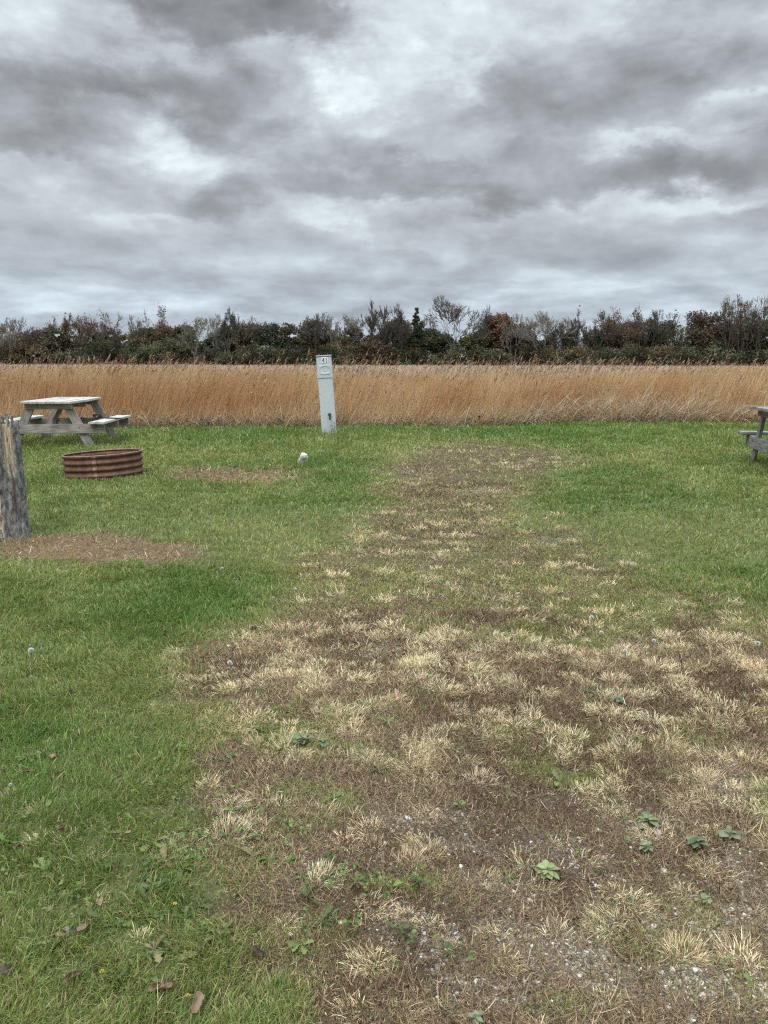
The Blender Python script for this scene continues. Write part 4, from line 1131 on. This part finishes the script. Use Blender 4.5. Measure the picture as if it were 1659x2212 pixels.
link('upper_housing', rbox(WP + .004, .168, .43, HP - .215 - .012, .014, cy=-.008), M_PED, ped)
link('cap', rbox(WP + .020, .195, .026, HP - .006, .008, cy=-.008), M_CAP, ped)
fy = -.008 - .084
link('number_plate', rbox(.122, .006, .108, HP - .088, .002, .012, fy - .0031), M_WH, ped)
plate = ped.children[-1]
def flat(polys, yy, tk, mt_, par, name):
    bm = bmesh.new()
    for P_ in polys:
        vs_ = [bm.verts.new((a, yy, b)) for a, b in P_]; fc = bm.faces.new(vs_)
        ex = bmesh.ops.extrude_face_region(bm, geom=[fc])
        for g in ex['geom']:
            if isinstance(g, bmesh.types.BMVert): g.co.y -= tk
    bmesh.ops.recalc_face_normals(bm, faces=bm.faces)
    me = bpy.data.meshes.new(name); bm.to_mesh(me); bm.free()
    return link(name, me, mt_, par)
zc = HP - .088; x0 = .012
flat([[(x0 - .048, zc - .022), (x0 - .048, zc - .006), (x0 - .020, zc + .040), (x0 - .008, zc + .040), (x0 - .008, zc + .030), (x0 - .016, zc + .030), (x0 - .034, zc - .006), (x0 - .034, zc - .022)],
      [(x0 - .034, zc - .022), (x0 - .034, zc - .008), (x0 - .004, zc - .008), (x0 - .004, zc - .022)],
      [(x0 - .022, zc - .046), (x0 - .022, zc - .0225), (x0 - .007, zc - .0225), (x0 - .007, zc - .046)],
      [(x0 - .022, zc - .0075), (x0 - .022, zc + .0295), (x0 - .007, zc + .0295), (x0 - .007, zc - .0075)],
      [(x0 + .028, zc - .046), (x0 + .028, zc + .028), (x0 + .020, zc + .022), (x0 + .020, zc + .032), (x0 + .032, zc + .042), (x0 + .041, zc + .042), (x0 + .041, zc - .046)]],
     fy - .0062, .0015, M_DG, plate, 'digits')
# raised square panel with sunken oval
N_ = 48; bm = bmesh.new(); zc2 = HP - .275; hx, hz = .108, .094
outer, ov1, ov2, mid = [], [], [], []
for i in range(N_):
    a = i / N_ * math.tau + math.tau / N_ / 2; ca, sa = math.cos(a), math.sin(a)
    k_ = 1 / max(abs(ca), abs(sa))
    k_ = min(k_, 1.33)
    outer.append(bm.verts.new((.006 + hx * ca * k_, fy - .0005, zc2 + hz * sa * k_)))
    mid.append(bm.verts.new((.006 + (hx - .008) * ca * k_, fy - .008, zc2 + (hz - .008) * sa * k_)))
    ov1.append(bm.verts.new((.006 + (hx - .012) * ca, fy - .008, zc2 + (hz - .022) * sa)))
    ov2.append(bm.verts.new((.006 + (hx - .026) * ca, fy + .004 - .012 * 0 - .0046, zc2 + (hz - .036) * sa)))
for i in range(N_):
    j = (i + 1) % N_
    for A_, B_ in ((outer, mid), (mid, ov1), (ov1, ov2)): bm.faces.new((A_[i], A_[j], B_[j], B_[i]))
bm.faces.new(ov2)
bmesh.ops.recalc_face_normals(bm, faces=bm.faces)
me = bpy.data.meshes.new('hp'); bm.to_mesh(me); bm.free(); link('oval_handle_panel', me, M_PED, ped)
link('seam_flange', rbox(WP + .010, .168, .014, HP - .435, .004), M_PED, ped)
# spigot
m, t = mat('dark_brass'); finish(t, (.035, .03, .028), .45, metal=.5); M_SP = m
zt = HP - 1.19
sx0 = .035
lst = [(np.array([[sx0, -.07, zt], [sx0, -.11, zt + .004], [sx0, -.15, zt], [sx0, -.165, zt - .02], [sx0 - .005, -.168, zt - .06]]), np.array([.016, .016, .018, .018, .014]))]
sp_ = link('spigot', tubes_mesh('spigot', lst, sides=10), M_SP, ped)
tt = np.linspace(0, math.tau, 17)
link('handwheel', tubes_mesh('handwheel', [(np.stack([sx0 + .026 * np.cos(tt), -.115 + 0 * tt, zt + .045 + .026 * np.sin(tt)], 1), np.full(17, .008)),
     (np.array([[sx0, -.12, zt + .0], [sx0, -.115, zt + .045]]), np.array([.009, .009])), (np.array([[sx0 - .026, -.115, zt + .045], [sx0 + .026, -.115, zt + .045]]), np.array([.008, .008]))], sides=8), M_SP, sp_)
for zz_, xx_ in ((HP - .03, -.12), (HP - .03, .135), (.9, -.12), (.9, .12), (.35, .10), (.35, -.11)):
    bm = bmesh.new(); bmesh.ops.create_uvsphere(bm, u_segments=10, v_segments=6, radius=.007, matrix=Matrix.Translation((xx_, (-.0805 if zz_ < 1.2 else fy - .001), zz_)))
    me = bpy.data.meshes.new('screw'); bm.to_mesh(me); bm.free(); link('screw', me, M_CAP, ped)

# dark weed stalks growing up the front of it
def stalk_plant(name, x, y, hs, label, cat, col, leafc, nleaf=14, seed=0):
    rr = np.random.default_rng(seed); z = float(terrain(x, y)); root = empty(name, (x, y, z)); tag(root, label, cat)
    tl, LV = [], []
    for h_ in hs:
        a = rr.uniform(0, math.tau); sp2 = rr.uniform(.05, .22) * h_; kx = rr.normal(0, .03)
        p = [np.array([kx + sp2 * u ** 1.6 * math.cos(a), .02 * rr.normal() + .3 * sp2 * u * math.sin(a), h_ * u - .01]) for u in np.linspace(0, 1, 7)]
        tl.append((np.array(p), np.linspace(.0035, .0014, 7)))
        for q in range(nleaf):
            u = rr.uniform(.15, 1); LV.append(np.array(p)[int(u * 6)])
    m_ = bpy.data.materials.get('stalk_' + name)
    if not m_:
        m_, t_ = mat('stalk_' + name); finish(t_, col, .7)
    link('stem', tubes_mesh('stem', tl, sides=5), m_, root)
    P_ = np.array(LV); n_ = len(P_)
    a_ = rr.random(n_) * math.tau
    v, f, c = blades(P_, .05 * np.exp(.4 * rr.standard_normal(n_)), .008 * np.ones(n_), a_, 1.0 + .4 * rr.standard_normal(n_), colvar(np.array(leafc), n_, .2), colvar(np.array(leafc), n_, .2))
    link('leaves', np_mesh('leaves', v, f, c), M_GRASS, root)
stalk_plant('weed', PX + .07, PY - .14, [.40, .34, .30, .22, .26], 'thin dark weed stalks growing against the right foot of the numbered post', 'weed', (.06, .07, .05), (.09, .12, .06), 12, 4)
stalk_plant('weed', PX - .10, PY - .13, [.14, .12, .10, .17], 'short leafy weed at the left foot of the numbered post', 'weed', (.06, .07, .05), (.08, .12, .05), 12, 8)

# ================================================================== WHITE PIPE STUB
cx, cy = gpt(651, 1004, .02); z = float(terrain(cx, cy))
stub = empty('pipe_stub', (cx, cy, z), (R(8), R(14), R(20))); tag(stub, 'small weathered white capped pipe stub standing in the grass left of the numbered post', 'pipe')
m, t = mat('chalky_white'); ob = t.n('ShaderNodeTexCoord').outputs['Object']
n1 = t.noise(ob, 16, 5, .7)[0]; st = t.n('ShaderNodeVectorMath', {0: ob, 1: (9, 9, 50)}, operation='MULTIPLY').outputs[0]; n2 = t.noise(st, 1, 4, .6)[0]
c = t.mix(t.ramp(n2, [(.44, (0, 0, 0)), (.56, (1, 1, 1))]), (.50, .49, .45), (.13, .125, .11))
c = t.mix(t.ramp(n1, [(.5, (0, 0, 0)), (.62, (.8, .8, .8))]), c, (.68, .67, .60))
finish(t, c, .8, bump=n1, bs=.7, bd=.01); M_CH = m
def lump(V, th):
    n_ = 1 + .5 * (vn(th[:, None] * 2 + 3, V[..., 2] * 20, 3) - .5) + .1 * np.cos(3 * th)[:, None]; V[..., 0] *= n_; V[..., 1] *= n_; return V
v, f = lathe([(.050, -.03), (.056, .03), (.060, .07), (.058, .11), (.056, .135), (.050, .15), (.035, .155)], 28, lump); link('pipe', np_mesh('pipe', v, f, smooth=True), M_CH, stub)
m, t = mat('white_cap'); finish(t, (.62, .62, .54), .7)
v, f = lathe([(.046, .140), (.047, .165), (.040, .172), (.02, .173), (.018, .180), (.0001, .181)], 10, None); link('pipe_cap', np_mesh('pipe_cap', v, f, smooth=True), m, stub)

# ================================================================== DANDELION CLOCKS
m, t = mat('seed_fluff'); finish(t, (.80, .80, .76), .9, trans=.3, spec=.1); M_FL = m
m, t = mat('flower_stalk'); finish(t, (.16, .17, .08), .7); M_ST = m
def dandelion(px, py, h_, r_, label, lean=.1):
    r_ *= .72
    x, y = gpt(px, py, .02); z = float(terrain(x, y)); rr = np.random.default_rng(int(px + py))
    # (px, py) is where the head shows; step the foot nearer so that the head lands there
    x, y = gpt(px, py, z + h_)
    root = empty('dandelion', (x, y, z)); tag(root, label, 'flower', 'dandelion seed heads')
    dx = lean * h_ * rr.normal()
    link('stem', tubes_mesh('stem', [(np.array([[-dx, 0, -.01], [-dx * .4, .005, h_ * .5], [0, 0, h_]]), np.array([.0022, .002, .0018]))], sides=6), M_ST, root)
    n_ = 170; d_ = rr.normal(0, 1, (n_, 3)); d_ /= np.linalg.norm(d_, axis=1)[:, None]
    a = np.cross(d_, rr.normal(0, 1, (n_, 3))); a /= np.linalg.norm(a, axis=1)[:, None]; b_ = np.cross(d_, a)
    c_ = np.array([0, 0, h_ + r_ * .4]); s = r_ * .34
    P_ = c_ + d_ * r_
    V = np.stack([c_ + d_ * r_ * .25, P_ + a * s, P_ + d_ * r_ * .12, P_ - a * s, P_ + b_ * s, P_ - b_ * s], 1)
    o = (np.arange(n_) * 6)[:, None]; tr = np.concatenate([o + np.array([[0, 1, 2]]), o + np.array([[0, 2, 3]]), o + np.array([[0, 4, 2]]), o + np.array([[0, 2, 5]])])
    link('seed_head', np_mesh('seed_head', V.reshape(-1, 3), [tr]), M_FL, root)
for a in [(68, 1409, .13, .017, 'largest white dandelion clock, alone in the left lawn'),
          (66, 1396, .15, .006, 'tiny dandelion bud just above the large white clock in the left lawn'),
          (480, 1230, .11, .013, 'dandelion clock in the lawn right of the orange dead patch'),
          (638, 1274, .10, .012, 'dandelion clock at the left edge of the track, level with the orange dead patch'),
          (591, 1292, .07, .008, 'small dandelion clock left of the track edge, below the one level with the dead patch'),
          (497, 1434, .12, .014, 'dandelion clock at the corner of the straw patch left of the track'),
          (1283, 1322, .12, .010, 'uppermost of the dandelion clocks in the green patch on the track'),
          (1279, 1334, .13, .014, 'second dandelion clock from the top in the green patch on the track'),
          (1300, 1367, .12, .014, 'dandelion clock in front of the green patch, beside bare gravel'),
          (1351, 1407, .12, .014, 'lowest dandelion clock of the green patch on the track'),
          (1413, 1384, .10, .013, 'dandelion clock right of the bare gravel beside the green patch'),
          (1637, 1390, .09, .017, 'white dandelion clock near the right edge of the photo'),
          (712, 1092, .10, .012, 'far dandelion clock in the lawn just left of the track'),
          (736, 1186, .09, .010, 'far dandelion clock at the narrow part of the track'),
          (24, 2098 - 400, .16, .006, 'small pale bud on a thin stem at the left edge')]:
    dandelion(*a)

# ================================================================== GREEN ROSETTES ON THE GRAVEL
M_ROS = plant_mat('rosette_leaves', .2, .65, .2)
def rosette(px, py, r_, nl, label, col=(.17, .24, .13), kind='oval', seed=0):
    col = (col[0] * .95, col[1] * .82, col[2] * .72)
    x, y = gpt(px, py, .03); z = float(terrain(x, y)); root = empty('broadleaf_weed', (x, y, z)); tag(root, label, 'weed', 'leafy rosettes on the gravel')
    rr = np.random.default_rng(seed + int(px)); 
    global RNG
    r_ *= .70 if kind == 'oval' else .48
    for k_, (n_, s_) in enumerate(((nl + 2, 1.0), (max(3, nl // 2), .6))):
        a_ = (np.arange(n_) / n_ + rr.random()) * math.tau + .25 * rr.standard_normal(n_)
        v, f, c = leaves(np.full(n_, x), np.full(n_, y), .68 * r_ * s_ * np.exp(.22 * rr.standard_normal(n_)), a_, .02 + .18 * k_ + .30 * rr.random(n_), kind, colvar(np.array(col) * (1 + .12 * k_), n_, .12, .04), .012 + .01 * rr.random(n_) + .012 * k_, .3)
        v = v - np.array([x, y, z])
        link('leaf_whorl', np_mesh('leaf_whorl', v, f, c, smooth=True), M_ROS, root)
rosette(1182, 1882, .080, 8, 'pale green leafy weed alone on the brown mat in the right foreground', (.20, .27, .14))
rosette(1402, 1772, .085, 8, 'grey-green weed behind a small straw tuft in the right foreground', (.15, .215, .13))
rosette(1398, 1828, .055, 6, 'small grey-green weed in front of the straw tuft in the right foreground', (.16, .22, .14))
rosette(1505, 1815, .075, 8, 'dark grey-green weed left of the spreading one by the right edge', (.11, .15, .10))
rosette(1580, 1800, .068, 8, 'spreading weed nearest the right edge beside green grass', (.13, .18, .12))
rosette(1530, 1942, .030, 5, 'tiny green weed sprig right of the big forked straw tuft', (.16, .23, .13))
rosette(870, 2010, .09, 9, 'dark toothed weed left of the large straw tufts at the bottom', (.075, .10, .05), 'toothed')
rosette(905, 1905, .075, 8, 'dull green toothed weed in the middle of the gravel foreground', (.09, .115, .065), 'toothed')
rosette(1030, 2195, .045, 6, 'small grey-green weed at the bottom edge, middle', (.17, .22, .15))
rosette(655, 1600, .09, 8, 'grey-green leafy weed in the middle green patch left of the track', (.14, .20, .12))
rosette(700, 1605, .06, 7, 'smaller leafy weed right of the grey-green one in the middle green patch', (.12, .18, .09))
rosette(1340, 1510, .06, 7, 'blue-green weed below the row of brown leaves on the track', (.13, .19, .13))

# ================================================================== FALLEN LEAVES
m, t = mat('dry_leaf_skin'); ob = t.n('ShaderNodeTexCoord').outputs['Object']; oi = t.n('ShaderNodeObjectInfo').outputs['Random']
n1 = t.noise(ob, 60, 4, .6)[0]
c = t.mix(oi, (.13, .08, .048), (.33, .25, .17)); c = t.mix(n1, c, t.mix(1.0, c, (.5, .42, .38), 'MULTIPLY'))
finish(t, c, .7, bump=n1, bs=.3, bd=.003, trans=.15); M_FLF = m
m, t = mat('dark_leaf_skin'); finish(t, (.055, .042, .03), .7); M_DLF = m
def dry_leaf(px, py, L, label, curl=1.0, dark=False):
    x, y = gpt(px, py, .035); z = float(terrain(x, y)) + .030
    rr = np.random.default_rng(int(px * 3 + py)); nu, nv = 21, 11; L *= .52
    u = np.linspace(0, 1, nu); w = np.sin(np.pi * u ** .8) ** 1.15 * .36 * (1 + .22 * np.sin(u * 21 + rr.random() * 6)); w[0] = .02; w[-1] = .0
    V = []
    k1, k2, tw = curl * rr.uniform(1.4, 3.2), rr.uniform(-1.5, 2.2) * curl, rr.normal(0, .9)
    for i in range(nu):
        for j in range(nv):
            s = (j / (nv - 1) * 2 - 1) * w[i]
            al = k1 * s * 2.4 + tw * (u[i] - .5)
            yy = math.sin(al) / (k1 * 2.4) if abs(k1) > .05 else s
            zz = (1 - math.cos(al)) / (k1 * 2.4)
            bx = math.sin(k2 * (u[i] - .5)) / k2 if abs(k2) > .05 else u[i] - .5
            bz = (1 - math.cos(k2 * (u[i] - .5))) / k2 if abs(k2) > .05 else 0
            V.append((bx * L, yy * L, (zz + bz + .035 * math.sin(11 * u[i] + 14 * s + px) + .03 * math.sin(7 * u[i] - 9 * s)) * L))
    V = np.array(V); V[:, 2] -= V[:, 2].min()
    i = (np.arange(nu - 1)[:, None] * nv + np.arange(nv - 1)[None]).ravel()
    root = empty('dry_leaf', (x, y, z - .012), (rr.normal(0, .35), rr.normal(0, .25), rr.uniform(0, math.tau))); tag(root, label, 'leaf', 'dry fallen leaves')
    o = link('blade', np_mesh('blade', V, [np.stack([i, i + 1, i + nv + 1, i + nv], 1)], smooth=True), M_DLF if dark else M_FLF, root)
    sm = o.modifiers.new('thick', 'SOLIDIFY'); sm.thickness = .0008
    c0 = V[nv // 2]; link('stalk', tubes_mesh('stalk', [(np.array([c0, c0 + np.array([-.12 * L, .01, .01]), c0 + np.array([-.3 * L, .02, .005])]), np.array([.0012, .001, .0008]))], sides=5), M_DLF, root)
for a in [(118, 1634, .10, 'broad tan dry leaf in the left lawn, largest of the cluster at the left edge'),
          (88, 1622, .07, 'upright thin brown leaf above the cluster near the left edge'),
          (60, 1665, .07, 'brown leaf low in the cluster near the left edge'),
          (124, 1672, .06, 'small reddish leaf below the broad tan one near the left edge'),
          (165, 1650, .05, 'small pale leaf right of the broad tan one near the left edge'),
          (22, 1716, .06, 'pale leaf nearly touching the left edge'),
          (8, 1660, .06, 'reddish leaf cut by the left edge'),
          (155, 1490, .09, 'dark torn leaf in the left lawn with pale edges', 1.2, True),
          (335, 1388, .06, 'dark leaf in the left lawn above the straw patches', 1.2, True),
          (372, 1612, .05, 'small dark curled leaf in the middle of the left lawn', 1.4, True),
          (135, 1790, .10, 'pale curled leaf bent like a tube in the lower left lawn', 1.3),
          (40, 1832, .08, 'flat brown leaf lying in grass by the lower left edge'),
          (248, 1870, .07, 'brown leaf pointing down in the lower left grass'),
          (220, 1948, .07, 'tan leaf half sunk in the lower left grass'),
          (185, 2005, .09, 'brown leaf beside a dead spot in the lower left corner'),
          (155, 2110, .09, 'long tan leaf lying diagonally in the bottom left corner'),
          (345, 2130, .13, 'large folded brown leaf on the dead spot near the bottom'),
          (430, 2165, .12, 'ragged brown leaf with pale edges, right of the large folded one'),
          (10, 2100, .09, 'dark leaf cut by the left edge near the bottom', 1.0, True),
          (480, 1786, .06, 'pale curled leaf with a dark hollow at the track edge', 1.6),
          (548, 1355, .10, 'dark crumpled leaf on bare ground at the upper left of the track', 1.4, True),
          (656, 1420, .07, 'pale folded leaf on the track left of centre', 1.5),
          (560, 2050, .09, 'dark brown leaf among the weeds left of the bottom gravel', 1.0, True),
          (1335, 1463, .05, 'middle brown leaf of the short row on the track'),
          (1352, 1462, .05, 'rightmost brown leaf of the short row on the track'),
          (1312, 1462, .05, 'leftmost brown leaf of the short row on the track'),
          (1165, 1488, .06, 'small orange-backed dark leaf on the track right of centre', 1.0, True),
          (825, 2112, .06, 'flat tan leaf on the gravel at the bottom', .6),
          (245, 1598, .04, 'small dark leaf in the deep green grass on the left', 1.0, True),
          (605, 1620, .05, 'dark leaf under the middle green patch', 1.0, True)]:
    dry_leaf(*a)
# yellow blossoms
m, t = mat('yellow_petals'); finish(t, (.55, .42, .08), .7, trans=.2); M_YE = m
def blossom(px, py, label):
    x, y = gpt(px, py, .05); z = float(terrain(x, y)); root = empty('yellow_flower', (x, y, z)); tag(root, label, 'flower', 'small yellow flowers')
    link('stem', tubes_mesh('stem', [(np.array([[0, 0, -.01], [.004, 0, .025], [0, 0, .05]]), np.array([.0016, .0015, .0014]))], sides=5), M_ST, root)
    n_ = 22; P_ = np.zeros((n_, 3)); P_[:, 2] = .05
    v, f, c = blades(P_, np.full(n_, .0075), np.full(n_, .003), np.arange(n_) * 2.4, np.linspace(.3, 1.4, n_), np.tile((.7, .5, .04), (n_, 1)), np.tile((.7, .5, .04), (n_, 1)))
    link('petals', np_mesh('petals', v, f), M_YE, root)
for a in [(453, 1754, 'orange-yellow flower at the left edge of the track weeds'), (223, 2110, 'yellow flower beside the lower left dead spot'), (409, 2155, 'yellow flower between the two large brown leaves at the bottom'),
          (380, 1960, 'dull yellow flower in the lower left grass'), (289, 1718, 'small yellow flower in the middle left lawn')]:
    blossom(*a)
# pale stones and scraps lying on the lawn edge
def stone(px, py, r_, label, col=(.55, .52, .46)):
    r_ *= .40
    x, y = gpt(px, py, .02); z = float(terrain(x, y)); rr = np.random.default_rng(int(px + py * 3))
    bm = bmesh.new(); bmesh.ops.create_icosphere(bm, subdivisions=3, radius=1)
    for v_ in bm.verts:
        p = np.array(v_.co[:]); k_ = 1 + .5 * (vn(np.array([p[0] * 1.5 + px]), np.array([p[1] * 1.5 + p[2] * 2]), 3)[0] - .5) + .15 * (vn(np.array([p[0] * 5]), np.array([p[1] * 5 + p[2] * 4]), 5)[0] - .5)
        v_.co = Vector((p[0] * r_ * k_ * 1.3, p[1] * r_ * k_, p[2] * r_ * k_ * .55))
    me = bpy.data.meshes.new('stone'); bm.to_mesh(me); bm.free()
    for p_ in me.polygons: p_.use_smooth = True
    ca = me.color_attributes.new('Col', 'FLOAT_COLOR', 'POINT'); ca.data.foreach_set('color', np.tile((*col, 1.0), len(me.vertices)).astype(np.float32))
    tag(link('stone', me, bpy.data.materials['gravel_stone'], None, (x, y, z + r_ * .3)), label, 'stone', 'pale stones on the ground')
stone(150, 2212 - 1215, .03, 'white stone in the lawn left of the fire ring', (.7, .7, .62)) if False else None
for a in [(792, 1472, .0, '')][:0]: stone(*a)
stone(493, 1390, .028, 'pale stone where the lawn meets the bare upper left corner of the track')
stone(845, 1860, .013, 'pale stone left of the middle gravel patch')
stone(895, 1964, .014, 'bright pale stone above the large straw tufts at the bottom', (.5, .48, .43))
stone(1167, 2112, .014, 'tan stone in the bottom gravel left of a white one', (.5, .42, .32))
stone(1360, 2170, .012, 'white stone near the bottom edge right of centre', (.5, .49, .45))
stone(1185, 2213 - 3, .016, 'white stone touching the bottom edge', (.5, .49, .45))
stone(1500, 2188, .014, 'grey-white stone near the bottom right corner', (.62, .61, .58))
stone(1078, 969, .03, 'white scrap of stone in the far lawn', (.75, .75, .66)) if False else None
stone(1597, 1000 + 0, .035, 'yellowish stone in the grass left of the right picnic table', (.62, .60, .36))
